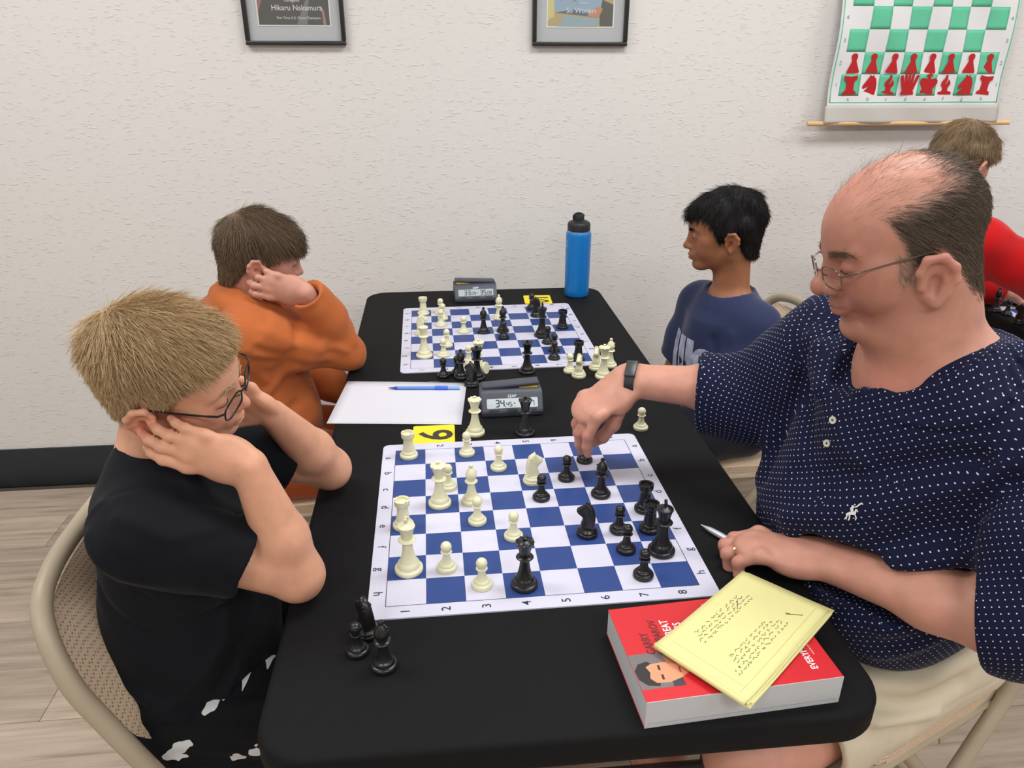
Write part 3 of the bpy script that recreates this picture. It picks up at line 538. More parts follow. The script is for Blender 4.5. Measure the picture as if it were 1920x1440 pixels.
def cover_text(name, body, size, x, y, c, bold=.01, sx=1.): 
    bm = bmesh.new(); text_bm(bm, body, size, (x, y, CT), Y, -X, .0002, bold, sx=sx); link(name, bm_mesh(bm, name, False), mat('cover_ink_%02x%02x%02x' % c, srgb(*c), .5), cv)
cover_text('author_lettering', 'GARRY', .0150, -.0905, .0108, (92, 30, 34), .02, .78); cover_text('author_lettering', 'KASPAROV', .0150, -.0735, .0215, (92, 30, 34), .02, .78)
cover_text('title_lettering', 'MY GREAT', .0150, -.0575, .0205, (240, 236, 236), .02, .78); cover_text('title_lettering', 'PREDECESSORS', .0150, -.0420, .0040, (240, 236, 236), .02, .72)
cover_text('publisher_lettering', 'EVERYMAN CHESS', .0125, .096, -.022, (240, 236, 236), .02, .8); cover_text('publisher_lettering', 'www.everymanchess.com', .006, .106, -.012, (226, 190, 190), 0, .9); cover_text('small_lettering', 'PART IV', .006, .114, .0, (226, 190, 190), 0, .9); cover_text('small_lettering', 'FOREWORD', .006, .006, .055, (236, 220, 220), 0, .9)
def cover_shape(name, pts, c, h): bm = bmesh.new(); plate(bm, pts, (0, 0, CT), X, Y, h); link(name, bm_mesh(bm, name, False), mat('cover_%02x%02x%02x' % c, srgb(*c), .4), cv)
o = (-.1285, -.0615 + .0); q = lambda l: [(o[0] + x, o[1] + y) for x, y in l]
cover_shape('cover_photo', q([(.0065, .0), (.061, .0), (.061, .056), (.0065, .056)]), (118, 112, 112), .00012)
cover_shape('cover_photo_jacket', q([(.046, 0), (.061, 0), (.061, .034), (.052, .032), (.048, .016)]), (62, 60, 66), .00016)
cover_shape('cover_photo_hair', q([(.008, .016), (.016, .006), (.030, .003), (.034, .012), (.033, .036), (.026, .043), (.014, .040), (.007, .030)]), (44, 40, 42), .00020)
cover_shape('cover_photo_face', q([(.022, .016), (.028, .008), (.044, .007), (.060, .012), (.072, .019), (.073, .028), (.062, .036), (.044, .039), (.029, .038), (.022, .034), (.025, .025)]), (226, 152, 116), .00024)
for yy in (.016, .031): cover_shape('cover_photo_eye', q([(.036, yy - .004), (.039, yy - .004), (.0395, yy + .004), (.0365, yy + .004)]), (60, 36, 30), .00028)
cover_shape('cover_photo_mouth', q([(.0605, .020), (.0628, .020), (.0632, .029), (.061, .029)]), (166, 70, 66), .00028)
cover_shape('cover_photo_hand', q([(.050, .036), (.062, .034), (.066, .044), (.060, .050), (.048, .050)]), (190, 128, 98), .00026)
# yellow pad: folded sheets lying askew on the book, overhanging its edge
def unit(v): v = np.asarray(v, float); return v / (np.linalg.norm(v) + 1e-12)
pd = thing('yellow_notepaper', 'folded yellow ruled note paper with pencilled scribbles on the book', 'paper', (0, 0, 0)); PADM = mat('pad_yellow', srgb(229, 224, 156), .8, mottle=(12, .02))
pa = np.array([(.327, .605), (.497, .748), (.414, .838), (.250, .705)]); zt = TZ + Hh + .0008
def padsheet(name, off, lift, thk, seed, grow=0.):
    bm = bmesh.new(); nu, nv = 16, 14; a, b, c, d = pa; G = []
    for i in range(nu + 1):
        u = i / nu; row_ = []
        for j in range(nv + 1):
            v = j / nv; p = (a * (1 - u) + b * u) * (1 - v) + (d * (1 - u) + c * u) * v
            p = p + off; z = zt + lift + .0035 * max(0, 1 - u * 4) ** 2 * (1 if seed else .4) + .0012 * math.sin(u * 4 + seed) * (v - .3) + .003 * max(0, .25 - v) * math.sin(u * 5 + seed * 2)
            row_.append(bm.verts.new((p[0], p[1], z)))
        G.append(row_)
    for i in range(nu):
        for j in range(nv): bm.faces.new((G[i][j], G[i + 1][j], G[i + 1][j + 1], G[i][j + 1]))
    o = obj(name, bm, PADM, pd); s = o.modifiers.new('thick', 'SOLIDIFY'); s.thickness = thk; s.offset = 1; return o
padsheet('sheet', np.array([.004, -.003]), .0012, .0003, 0); padsheet('sheet', np.array([.008, .000]), .0030, .0003, 1.4); padsheet('sheet', np.array([.002, -.0015]), .0046, .0003, 2.2)
top = padsheet('top_sheet', np.array([0., 0.]), .0068, .0003, .7)
bm = bmesh.new(); a, d = pa[0], pa[3]; n_ = 8
G = [[bm.verts.new((*(a * (1 - v) + d * v + np.array([-.6, .72]) * 0 + unit(np.array([-.1, -.12]) if False else (a - pa[1])) * (.0042 * math.sin(th))), zt + .0052 - .0042 * math.cos(th) + .0028)) for v in np.linspace(0, 1, 10)] for th in np.linspace(0, math.pi, n_)]
for i in range(n_ - 1):
    for j in range(9): bm.faces.new((G[i][j], G[i + 1][j], G[i + 1][j + 1], G[i][j + 1]))
o = obj('fold', bm, PADM, pd); s = o.modifiers.new('thick', 'SOLIDIFY'); s.thickness = .0003
rs = random.Random(8); bm = bmesh.new(); a, b, c, d = pa; eu, ev = unit(b - a), unit(d - a)
def pp(u, v): p = (a * (1 - u) + b * u) * (1 - v) + (d * (1 - u) + c * u) * v; return p
def zpad(u, v): return zt + .0068 + .0035 * max(0, 1 - u * 4) ** 2 + .0012 * math.sin(u * 4 + .7) * (v - .3) + .003 * max(0, .25 - v) * math.sin(u * 5 + 1.4) + .00055
for (u0, v0, u1, rows) in ((.16, .22, .72, 5), (.20, .68, .78, 4)):
    for r in range(rows):
        u = u0 + rs.uniform(-.03, .03) + .02 * r
        while u < u1 - .02 * r:
            L = rs.uniform(.012, .045); v = v0 + r * .045; k = 5; P = []
            for i in range(k): uu = u + L * i / (k - 1); vv = v + rs.uniform(-.016, .016); q_ = pp(uu, vv); P.append((q_[0], q_[1], zpad(uu, vv)))
            add_tube(bm, P, .00035, 3, caps=False); u += L + rs.uniform(.006, .03)
for (u, v, u2, v2) in ((.62, .70, .70, .78), (.78, .30, .84, .16), (.79, .31, .80, .26)):
    P = [(*pp(u + (u2 - u) * k / 4, v + (v2 - v) * k / 4), zpad(u + (u2 - u) * k / 4, v + (v2 - v) * k / 4)) for k in range(5)]; add_tube(bm, P, .0005, 4, caps=False)
tag(obj('handwriting', bm, mat('pencil', srgb(92, 88, 66), .7), top), kind='stuff')
bm = bmesh.new()
for u0, v0, u1, v1 in ((.09, .05, .095, .9), (.03, .10, .95, .11)):
    P = [(*pp(u0 + (u1 - u0) * k / 20, v0 + (v1 - v0) * k / 20), zpad(u0 + (u1 - u0) * k / 20, v0 + (v1 - v0) * k / 20)) for k in range(21)]; add_tube(bm, P, .00016, 3, caps=False)
obj('margin_line', bm, mat('margin_ink', srgb(206, 180, 120), .7), top)
# ---------------------------------------------------------------- folding chairs (local: sitter faces +x)
BEI = mat('chair_beige', srgb(174, 160, 138), .42, spec=.4, mottle=(8, .03))
def mesh_fabric():
    m = mat('chair_fabric', srgb(188, 164, 138), .85, spec=.2); nt = m.node_tree; N = nt.nodes; Lk = nt.links; b = N['Principled BSDF']
    tc = N.new('ShaderNodeTexCoord'); mp = N.new('ShaderNodeMapping'); mp.inputs['Scale'].default_value = (210, 210, 210); mp.inputs['Rotation'].default_value = (.785, 0, 0); Lk.new(tc.outputs['Object'], mp.inputs[0])
    v = N.new('ShaderNodeTexVoronoi'); v.inputs['Scale'].default_value = 1; v.inputs['Randomness'].default_value = .12; Lk.new(mp.outputs[0], v.inputs['Vector'])
    cr = N.new('ShaderNodeValToRGB'); e = cr.color_ramp.elements; e[0].position = .22; e[0].color = (*srgb(146, 127, 108), 1); e[1].position = .42; e[1].color = (*srgb(218, 194, 167), 1); Lk.new(v.outputs['Distance'], cr.inputs[0]); Lk.new(cr.outputs[0], b.inputs['Base Color'])
    bp = N.new('ShaderNodeBump'); bp.inputs['Strength'].default_value = .4; bp.inputs['Distance'].default_value = .001; Lk.new(v.outputs['Distance'], bp.inputs['Height']); Lk.new(bp.outputs[0], b.inputs['Normal']); return m
FAB = mesh_fabric(); RUB = mat('rubber_foot', srgb(30, 28, 27), .7); BRN = mat('plastic_plug', srgb(78, 56, 44), .5)
def chair(label, x, y, rotz):
    t = thing('folding_chair', label, 'chair', (x, y, 0), rotz, 'beige folding chairs'); w = .215
    bx = lambda z: (-.14 - .45 * (z - .44)) if z > .44 else (-.14 + .72 * (.44 - z))         # the back frame runs from the front feet to the top of the back
    bm = bmesh.new(); P = [(bx(.03) , -w, .03), (bx(.36), -w, .36), (bx(.44) - .004, -w, .44), (bx(.52), -w, .52), (bx(.64), -w, .64), (bx(.72), -w + .006, .72), (bx(.79), -w + .045, .79), (bx(.815), -w + .11, .815), (bx(.82), 0, .82)]
    P = P + [(a, -b, c) for a, b, c in P[-2::-1]]; add_tube(bm, spline(P, 6), .0135, 12); obj('back_frame', bm, BEI, t)
    bm = bmesh.new(); nu, nv = 12, 10; hw = w - .018
    for s in (0, 1):
        G = []
        for i in range(nu + 1):
            u = i / nu; zz = .555 + .235 * u; ww = hw - (.055 * max(0, (u - .6) / .4) ** 2 + .035 * max(0, (.25 - u) / .25) ** 2); row_ = []
            for j in range(nv + 1):
                v = j / nv * 2 - 1; e = (1 - v ** 8) * (1 - abs(2 * u - 1) ** 8); row_.append(bm.verts.new((bx(zz) - .018 * (1 - v * v) + (.012 if s else -.012) * e, ww * v, zz)))
            G.append(row_)
        for i in range(nu):
            for j in range(nv): f = (G[i][j], G[i + 1][j], G[i + 1][j + 1], G[i][j + 1]); bm.faces.new(f if s else f[::-1])
    bmesh.ops.remove_doubles(bm, verts=bm.verts, dist=.0005); obj('back_pad', bm, FAB, t)
    bm = bmesh.new(); add_prism(bm, rrect(.195, .200, .05, 5), 0, .028); bmesh.ops.bevel(bm, geom=[e for e in bm.edges if abs(e.verts[0].co.z - e.verts[1].co.z) < 1e-6], offset=.009, segments=3, affect='EDGES'); obj('seat_pad', bm, FAB, t, (.005, 0, .435), (0, -.05, 0))
    bm = bmesh.new(); R_ = rrect(.200, .197, .05, 5); add_tube(bm, [(a + .005, b, .432 + .05 * a) for a, b in R_], .009, 8, closed=True); obj('seat_frame', bm, BEI, t)
    for q in (-1, 1):
        bm = bmesh.new(); add_tube(bm, [(.10, q * (w - .028), .445), (-.02, q * (w - .028), .30), (-.25, q * (w - .028), .02)], .0125, 12); obj('rear_leg', bm, BEI, t)
        bm = bmesh.new(); add_lathe(bm, [(0, 0), (.017, 0), (.017, .03), (0, .03)], 12, (-.262, q * (w - .028), 0)); obj('rubber_foot', bm, RUB, t)
        bm = bmesh.new(); add_lathe(bm, [(0, 0), (.017, 0), (.017, .034), (0, .034)], 12, (bx(.017), q * w, 0)); obj('rubber_foot', bm, RUB, t)
        bm = bmesh.new(); add_box(bm, (-.085, q * (w - .016), .425), (.085, .0025, .011), .002, 1, Matrix.Rotation(.18, 3, 'Y')); obj('hinge_link', bm, BEI, t)
        bm = bmesh.new(); add_lathe(bm, [(0, -.004), (.007, -.004), (.007, .004), (.004, .006), (0, .006)], 12, (-.150, q * (w - .005), .440), Matrix.Rotation(q * -math.pi / 2, 3, 'X')); obj('rivet', bm, BEI, t)
    bm = bmesh.new(); add_tube(bm, [(bx(.16), -w, .16), (bx(.16), w, .16)], .009, 8); obj('front_bar', bm, BEI, t)
    bm = bmesh.new(); add_tube(bm, [(-.18, -w + .028, .105), (-.18, w - .028, .105)], .009, 8); obj('rear_bar', bm, BEI, t)
    return t
c0 = chair('beige folding chair holding the boy in the black shirt', -.23, 1.0, .0)
dup(c0, (-.27, 1.79, 0), .0, 'beige folding chair under the boy in orange')
dup(c0, (.72, 1.02, 0), math.pi + .42, 'beige folding chair under the man in the dotted polo')
dup(c0, (.70, 1.86, 0), math.pi + .1, 'beige folding chair behind the boy in the navy shirt')
dup(c0, (1.56, 2.02, 0), 0., 'beige folding chair under the child in the red sweater')
# ---------------------------------------------------------------- implicit-surface sculpting (people, clothes, hair)
def unit(v):
    v = np.asarray(v, float); return v / (np.linalg.norm(v) + 1e-12)
def frame(fwd, up=(0, 0, 1)):
    f = unit(fwd); r = unit(np.cross(f, up)); u = np.cross(r, f)
    return np.stack([r, f, u], 1)          # columns: right, forward, up
def smin(a, b, k):
    if k <= 1e-6: return np.minimum(a, b)
    h = np.clip(.5 + .5 * (b - a) / k, 0, 1)
    return b + (a - b) * h - k * h * (1 - h)
class Sculpt:
    """ordered list of smooth unions / cuts of simple fields, meshed with surface nets on sparse chunks"""
    def __init__(s): s.ops = []
    def add(s, fn, lo, hi, k=.01, mode='u'):
        m = k * 1.4 + .018
        s.ops.append((fn, np.asarray(lo, float) - m, np.asarray(hi, float) + m, k, mode)); return s
    def cap(s, a, b, ra, rb=None, k=.01, mode='u'):
        a = np.asarray(a, float); b = np.asarray(b, float); rb = ra if rb is None else rb
        ab = b - a; l2 = max(ab @ ab, 1e-12)
        def fn(P):
            q = P - a; t = np.clip(q @ ab / l2, 0, 1)
            return np.sqrt(((q - t[:, None] * ab) ** 2).sum(1)) - (ra + (rb - ra) * t)
        r = max(ra, rb); return s.add(fn, np.minimum(a, b) - r, np.maximum(a, b) + r, k, mode)
    def sph(s, c, r, k=.01, mode='u'): return s.cap(c, c, r, r, k, mode)
    def chain(s, pts, rad, k=.01, mode='u'):
        for i in range(len(pts) - 1):
            s.cap(pts[i], pts[i + 1], rad[i], rad[i + 1], k, mode)
        return s
    def ell(s, c, r, R=None, k=.01, mode='u'):
        c = np.asarray(c, float); r = np.asarray(r, float); R = np.eye(3) if R is None else np.asarray(R)
        def fn(P):
            q = (P - c) @ R / r; k0 = np.sqrt((q * q).sum(1)); k1 = np.sqrt(((q / r) ** 2).sum(1)) + 1e-9
            return np.where(k0 < 1e-4, -r.min(), k0 * (k0 - 1) / k1)
        e = np.sqrt(((R * r) ** 2).sum(1)); return s.add(fn, c - e, c + e, k, mode)
    def slab(s, a, b, wdir, ra, rb, flat, k=.01, mode='u'):
        """tapered limb whose section is flattened along wdir-normal: flat<1 squeezes the thickness direction"""
        a = np.asarray(a, float); b = np.asarray(b, float); d = unit(b - a)
        w = unit(np.asarray(wdir, float) - d * (np.asarray(wdir, float) @ d)); n = np.cross(d, w)
        ab = b - a; L = np.linalg.norm(ab)
        def fn(P):
            q = P - a; t = q @ d; x = q @ w; y = q @ n / flat
            tc = np.clip(t, 0, L); rr = ra + (rb - ra) * tc / L
            return (np.sqrt((t - tc) ** 2 + x * x + y * y) - rr) * (.5 + .5 * flat)
        r = max(ra, rb); return s.add(fn, np.minimum(a, b) - r, np.maximum(a, b) + r, k, mode)
    def box(s, c, h, R=None, rnd=.01, k=.01, mode='u'):
        c = np.asarray(c, float); h = np.asarray(h, float) - rnd; R = np.eye(3) if R is None else np.asarray(R)
        def fn(P):
            q = np.abs((P - c) @ R) - h
            return np.sqrt((np.maximum(q, 0) ** 2).sum(1)) + np.minimum(q.max(1), 0) - rnd
        e = np.abs(R) @ (h + rnd); return s.add(fn, c - e, c + e, k, mode)
    def sub(s, o, k=.01, mode='u'):        # another sculpt as one smooth-joined piece
        l = [q for q in o.ops if q[4] == 'u']; lo = np.min([q[1] for q in l], 0); hi = np.max([q[2] for q in l], 0)
        return s.add(lambda P: o.eval(P), lo, hi, k, mode)
    def plane(s, p, n, k=.004):            # keep the side the normal points away from
        p = np.asarray(p, float); n = unit(n)
        return s.add(lambda P: (P - p) @ n, [-9] * 3, [9] * 3, k, 'i')
    def warp(s, fn, lo=None, hi=None):
        s.ops.append((fn, np.asarray([-9] * 3 if lo is None else lo, float), np.asarray([9] * 3 if hi is None else hi, float), 0, 'd')); return s
    def crease(s, pts, depth, width, k=0):
        """fold: raises a ridge (depth>0) or presses a furrow (depth<0) of the given width along a polyline"""
        pts = np.asarray(pts, float)
        def fn(P):
            d = np.full(len(P), 9.)
            for a, b in zip(pts[:-1], pts[1:]):
                ab = b - a; t = np.clip((P - a) @ ab / (ab @ ab), 0, 1); d = np.minimum(d, np.sqrt(((P - a - t[:, None] * ab) ** 2).sum(1)))
            return -depth * np.exp(-(d / width) ** 2)
        return s.warp(fn, pts.min(0) - width * 2.5, pts.max(0) + width * 2.5)
    def eval(s, P, lo=None, hi=None):
        d = np.full(len(P), 1.0)
        for fn, l, h, k, m in s.ops:
            if lo is not None:
                if (l > hi).any() or (h < lo).any(): continue
                v = fn(P); w = None
            else:
                w = ((P >= l) & (P <= h)).all(1)
                if not w.any(): continue
                v = fn(P[w])
            o = d if w is None else d[w]
            if m == 'u': o = smin(o, v, k)
            elif m == 's': o = -smin(-o, v, k)
            elif m == 'i': o = -smin(-o, -v, k)
            else: o = o + v
            if w is None: d = o
            else: d[w] = o
        return d
    def mesh(s, h, n=20):
        los = np.array([o[1] for o in s.ops if o[4] == 'u']); his = np.array([o[2] for o in s.ops if o[4] == 'u'])
        org = los.min(0); C = h * n
        mark = set()
        for l, hh in zip(los, his):
            i0 = np.floor((l - org) / C).astype(int); i1 = np.floor((hh - org) / C).astype(int)
            for i in range(i0[0], i1[0] + 1):
                for j in range(i0[1], i1[1] + 1):
                    for k in range(i0[2], i1[2] + 1): mark.add((i, j, k))
        ch = np.array(sorted(mark)); cen = org + (ch + .5) * C
        d = s.eval(cen); ch = ch[np.abs(d) < C * 1.25 + .004]
        g = np.stack(np.meshgrid(*[np.arange(n + 1)] * 3, indexing='ij'), -1).reshape(-1, 3)
        B = 1 << 20; key = lambda q: (q[..., 0] * B + q[..., 1]) * B + q[..., 2]
        VK, VP, QF = [], [], []
        cor = [(a, b, c) for a in (0, 1) for b in (0, 1) for c in (0, 1)]
        edg = [(i, j) for i in range(8) for j in range(i + 1, 8) if sum(abs(x - y) for x, y in zip(cor[i], cor[j])) == 1]
        for c in ch:
            base = c * n + 8; P = org + (g + c * n) * h
            f = s.eval(P, P[0] - 1e-6, P[-1] + 1e-6).reshape(n + 1, n + 1, n + 1)
            sg = f < 0
            if sg.all() or not sg.any(): continue
            cnt = sum(sg[a:a + n, b:b + n, e:e + n].astype(np.int8) for a, b, e in cor)
            ci = np.argwhere((cnt > 0) & (cnt < 8))
            if not len(ci): continue
            fv = np.stack([f[ci[:, 0] + a, ci[:, 1] + b, ci[:, 2] + e] for a, b, e in cor], 1)
            acc = np.zeros((len(ci), 3)); num = np.zeros(len(ci))
            for i, j in edg:
                x = (fv[:, i] < 0) != (fv[:, j] < 0)
                t = np.where(x, fv[:, i] / np.where(x, fv[:, i] - fv[:, j], 1), 0)
                p = np.array(cor[i]) + t[:, None] * (np.array(cor[j]) - np.array(cor[i]))
                acc += np.where(x[:, None], p, 0); num += x
            VP.append(org + (c * n + ci + acc / num[:, None]) * h); VK.append(key(ci + base))
            for ax in range(3):
                b1, b2 = [(1, 2), (2, 0), (0, 1)][ax]
                hi_ = [slice(0, n)] * 3; hi_[ax] = slice(1, n + 1)
                s0 = sg[:n, :n, :n]; s1 = sg[tuple(hi_)]
                pi = np.argwhere(s0 != s1)
                if not len(pi): continue
                up = s0[pi[:, 0], pi[:, 1], pi[:, 2]]
                e1 = np.zeros(3, int); e1[b1] = 1; e2 = np.zeros(3, int); e2[b2] = 1; q = pi + base
                quad = np.stack([key(q - e1 - e2), key(q - e2), key(q), key(q - e1)], 1)
                quad[~up] = quad[~up][:, ::-1]; QF.append(quad)
        VK = np.concatenate(VK); VP = np.concatenate(VP); QF = np.concatenate(QF)
        o = np.argsort(VK); VK = VK[o]; VP = VP[o]
        ix = np.clip(np.searchsorted(VK, QF), 0, len(VK) - 1)
        return VP, ix[(VK[ix] == QF).all(1)]
def relax(V, Fq, it=2, lam=.5, w=None):
    e = np.concatenate([Fq[:, [0, 1]], Fq[:, [1, 2]], Fq[:, [2, 3]], Fq[:, [3, 0]]])
    i = np.concatenate([e[:, 0], e[:, 1]]); j = np.concatenate([e[:, 1], e[:, 0]])
    n = np.bincount(i, minlength=len(V)).astype(float); n[n == 0] = 1
    for _ in range(it):
        m = np.stack([np.bincount(i, V[j, a], len(V)) for a in range(3)], 1) / n[:, None]
        V = V + (m - V) * (lam if w is None else lam * w[:, None])
    return V
def normals(V, Fq):
    fn = np.cross(V[Fq[:, 2]] - V[Fq[:, 0]], V[Fq[:, 3]] - V[Fq[:, 1]])
    N = np.zeros_like(V)
    for a in range(4):
        for ax in range(3): N[:, ax] += np.bincount(Fq[:, a], fn[:, ax], len(V))
    return N / (np.linalg.norm(N, axis=1, keepdims=True) + 1e-12)
def sculpt_obj(name, V, Fq, m, parent=None, col=None, uv=None, org=None):
    me = bpy.data.meshes.new(name)
    W = V if org is None else V - np.asarray(org)
    me.vertices.add(len(W)); me.vertices.foreach_set('co', W.astype(np.float32).ravel())
    me.loops.add(Fq.size); me.loops.foreach_set('vertex_index', Fq.astype(np.int32).ravel())
    me.polygons.add(len(Fq)); me.polygons.foreach_set('loop_start', np.arange(0, Fq.size, 4, dtype=np.int32))
    me.polygons.foreach_set('use_smooth', np.ones(len(Fq), bool))
    me.update(calc_edges=True)
    if col is not None:
        a = me.color_attributes.new('tint', 'FLOAT_COLOR', 'POINT')
        a.data.foreach_set('color', np.concatenate([col, np.ones((len(V), 1))], 1).astype(np.float32).ravel())
    if uv is not None:
        l = me.uv_layers.new(name='UVMap'); l.data.foreach_set('uv', uv.astype(np.float32).ravel())
    me.materials.append(m)
    o = bpy.data.objects.new(name, me); COL.objects.link(o)
    if parent is not None: o.parent = parent
    elif org is not None: o.location = org
    return o
def noise3(P, f, seed=0):
    """cheap smooth pseudo-noise from a few rotated sines, about -1..1"""
    r = np.random.RandomState(seed); out = np.zeros(len(P))
    for i in range(5):
        d = unit(r.normal(size=3)) * f * r.uniform(.6, 1.5)
        out += np.sin(P @ d + r.uniform(0, 6.28) + 1.3 * np.sin(P @ (unit(r.normal(size=3)) * f * .7) + r.uniform(0, 6.28)))
    return out / 3.2
def smooth(a, b, x):
    t = np.clip((x - a) / (b - a), 0, 1); return t * t * (3 - 2 * t)

class Head:
    """c: point midway between the eyes' level and skull middle; fwd: where the face points; sizes in metres of an adult times s"""
    def __init__(h, c, fwd, roll=0., s=1., fw=1., fz=1., nose=1., fat=0., brow=1., lid=-.002, ear=1., mid=0., eo=(0, 0)):
        h.c = np.asarray(c, float); h.R = frame(fwd)
        cr, sr = math.cos(roll), math.sin(roll)
        h.R = h.R @ np.array([[cr, 0, sr], [0, 1, 0], [-sr, 0, cr]])
        h.s, h.fw, h.fz, h.nose, h.fat, h.brow, h.lid, h.ear, h.mid, h.eo = s, fw, fz, nose, fat, brow, lid, ear, mid, eo
    def L(h, x, y, z): return h.c + h.R @ (np.array([x, y, z], float) * h.s)
    def F(h, x, y, z):
        z = z + h.mid * float(np.interp(z, [-.10, -.075, -.03, -.005], [0, 1, 1, 0]))
        return h.L(x * h.fw, y, z * h.fz if z < .01 else z)
    def loc(h, P): return (P - h.c) @ h.R / h.s
    def build(h, S):
        s, L, F, R = h.s, h.L, h.F, h.R
        k = lambda v: v * s
        S.ell(L(0, -.012, .03), np.array([.0755, .097, .086]) * s, R, k(.02))
        S.ell(L(0, .022, .028), np.array([.064, .070, .066]) * s, R, k(.02))
        S.ell(F(0, .022, -.035), np.array([.059 * h.fw, .060, .074 * h.fz]) * s, R, k(.02))
        for q in (-1, 1):
            S.cap(F(q * .050, -.004, -.058), F(q * .022, .060, -.096), k(.019 + .006 * h.fat), k(.017), k(.022))
            S.sph(F(q * .034, .049, -.045), k(.029 + .006 * h.fat), k(.022))
            S.sph(F(q * .046, .046, -.012), k(.021), k(.02))
            S.cap(F(q * .008, .0855, .0165), F(q * .043, .070, .019), k(.0085 * h.brow), k(.007), k(.012))
        S.sph(F(0, .070, -.097), k(.0195 + .003 * h.fat), k(.02))
        if h.fat > 0:
            S.cap(F(-.03, .02, -.105), F(.03, .02, -.105), k(.03 * h.fat), k(.03 * h.fat), k(.03))
            S.cap(F(-.022, .045, -.108), F(.022, .045, -.108), k(.016 * h.fat), k(.016 * h.fat), k(.025))
        for q in (-1, 1):                   # eye sockets
            S.ell(F(q * .031, .098, .001), np.array([.019, .019, .0125]) * s, R, k(.012), 's')
        S.ell(F(0, .080, -.062), np.array([.027 * h.fw, .016, .021]) * s, R, k(.014))
        n = h.nose
        S.ell(F(0, .078, -.020), np.array([.0150 * n, .016, .027]) * s, R, k(.012))
        S.cap(F(0, .0865, .008), F(0, .0885 + .013 * n, -.031), k(.0068), k(.0095 * n), k(.010))
        S.sph(F(0, .0895 + .0155 * n, -.0355), k(.0105 * n), k(.007))
        for q in (-1, 1):
            S.ell(F(q * .0120 * n, .084 + .009 * n, -.0395), np.array([.0072, .0115, .0078]) * s * n, R, k(.006))
            S.ell(F(q * .0062 * n, .087 + .0135 * n, -.0475), np.array([.0034, .0056, .0034]) * s * n, R, k(.003), 's')
        for q in (-1, 1):                   # lips
            S.chain([F(0, .0945, -.0655), F(q * .010, .0920, -.0650), F(q * .0215, .0795, -.0692)], [k(.0048), k(.0048), k(.0022)], k(.006))
            S.chain([F(0, .0930, -.0755), F(q * .010, .0910, -.0752), F(q * .0205, .0795, -.0707)], [k(.0058), k(.0054), k(.0022)], k(.006))
        S.ell(F(0, .0985, -.0703), np.array([.022 * h.fw, .0095, .0007]) * s, R, k(.0028), 's')
        S.ell(F(0, .094, -.0865), np.array([.015, .007, .004]) * s, R, k(.009), 's')
        h.eyes = []
        for q in (-1, 1):
            e = F(q * .0305, .0735, .0); h.eyes.append(e)
            up = R[:, 2]; tilt = unit(up * 1. + R[:, 0] * q * .12)
            ru = k(.0142); pu = e + up * k(h.lid); pl = e - up * k(.0058)
            def lidf(P, e=e, ru=ru, pu=pu, t=tilt): return np.maximum(np.sqrt(((P - e) ** 2).sum(1)) - ru, -(P - pu) @ t)
            def lidl(P, e=e, ru=ru, pl=pl, t=tilt): return np.maximum(np.sqrt(((P - e) ** 2).sum(1)) - ru * .985, (P - pl) @ t)
            S.add(lidf, e - ru, e + ru, k(.003)); S.add(lidl, e - ru, e + ru, k(.003))
            S.crease([F(q * .016, .088, .0075), F(q * .031, .0895, .0095), F(q * .045, .080, .0065)], -k(.0012), k(.0022))
            if h.fat > 0:                   # lines of an older face
                S.crease([F(q * .019, .090, -.040), F(q * .029, .080, -.056), F(q * .034, .070, -.074)], -k(.0022), k(.0040))
                S.crease([F(q * .025, .078, -.076), F(q * .030, .070, -.092)], -k(.0020), k(.0040))
                S.crease([F(q * .018, .087, -.014), F(q * .032, .084, -.0165), F(q * .044, .074, -.012)], -k(.0013), k(.0030))
                S.crease([F(q * .046, .070, .004), F(q * .056, .058, -.002)], -k(.0010), k(.0022))
            # ear
            g = h.ear; E = lambda x, y, z: L(q * (.0740 + x * g), -.012 + h.eo[0] + y * g, -.020 + h.eo[1] - .07 * (g - 1) + z * g)
            S.ell(E(.006, -.002, .002), np.array([.0065, .0165, .027]) * s * g, R @ rot_z(q * .36) @ rot_x(.18), k(.008))
            S.ell(E(.0130, .0010, -.002), np.array([.0095, .0092, .0145]) * s * g, R @ rot_z(q * .36) @ rot_x(.18), k(.003), 's'); S.ell(E(.0165, -.0085, .016), np.array([.0050, .0050, .0110]) * s * g, R @ rot_z(q * .36) @ rot_x(.5), k(.003), 's')
            rim = [(.004, .011, .004), (.006, .0125, .016), (.009, .004, .0295), (.0145, -.011, .029), (.0175, -.0195, .016), (.016, -.0195, .002), (.010, -.011, -.014), (.005, -.001, -.0235)]
            S.chain([E(*p) for p in rim], [k(v * g) for v in (.0034, .0042, .0048, .0050, .0050, .0046, .0046, .0066)], k(.004))
            S.chain([E(.0125, -.010, .019), E(.0125, -.011, .004), E(.0085, -.004, -.0115)], [k(.003)] * 3, k(.004))
            S.sph(E(.004, .0115, -.002), k(.0052), k(.004))
        return S
    def eyeballs(h, parent, iris=(.12, .07, .04), look=None):
        for e in h.eyes:
            look_d = h.R[:, 1] if look is None else unit(np.asarray(look) - e)
            bm = bmesh.new(); bmesh.ops.create_uvsphere(bm, u_segments=24, v_segments=16, radius=.0124 * h.s)
            me = bpy.data.meshes.new('eye'); bm.to_mesh(me); bm.free()
            for p in me.polygons: p.use_smooth = True
            me.materials.append(MAT_EYE(iris))
            o = bpy.data.objects.new('eye', me); COL.objects.link(o); o.parent = parent
            Z = look_d; X = unit(np.cross((0, 0, 1), Z)); Y = np.cross(Z, X)
            M = Matrix(np.vstack([np.column_stack([X, Y, Z, e - np.array(parent.location)]), [0, 0, 0, 1]]).tolist()); o.matrix_local = M
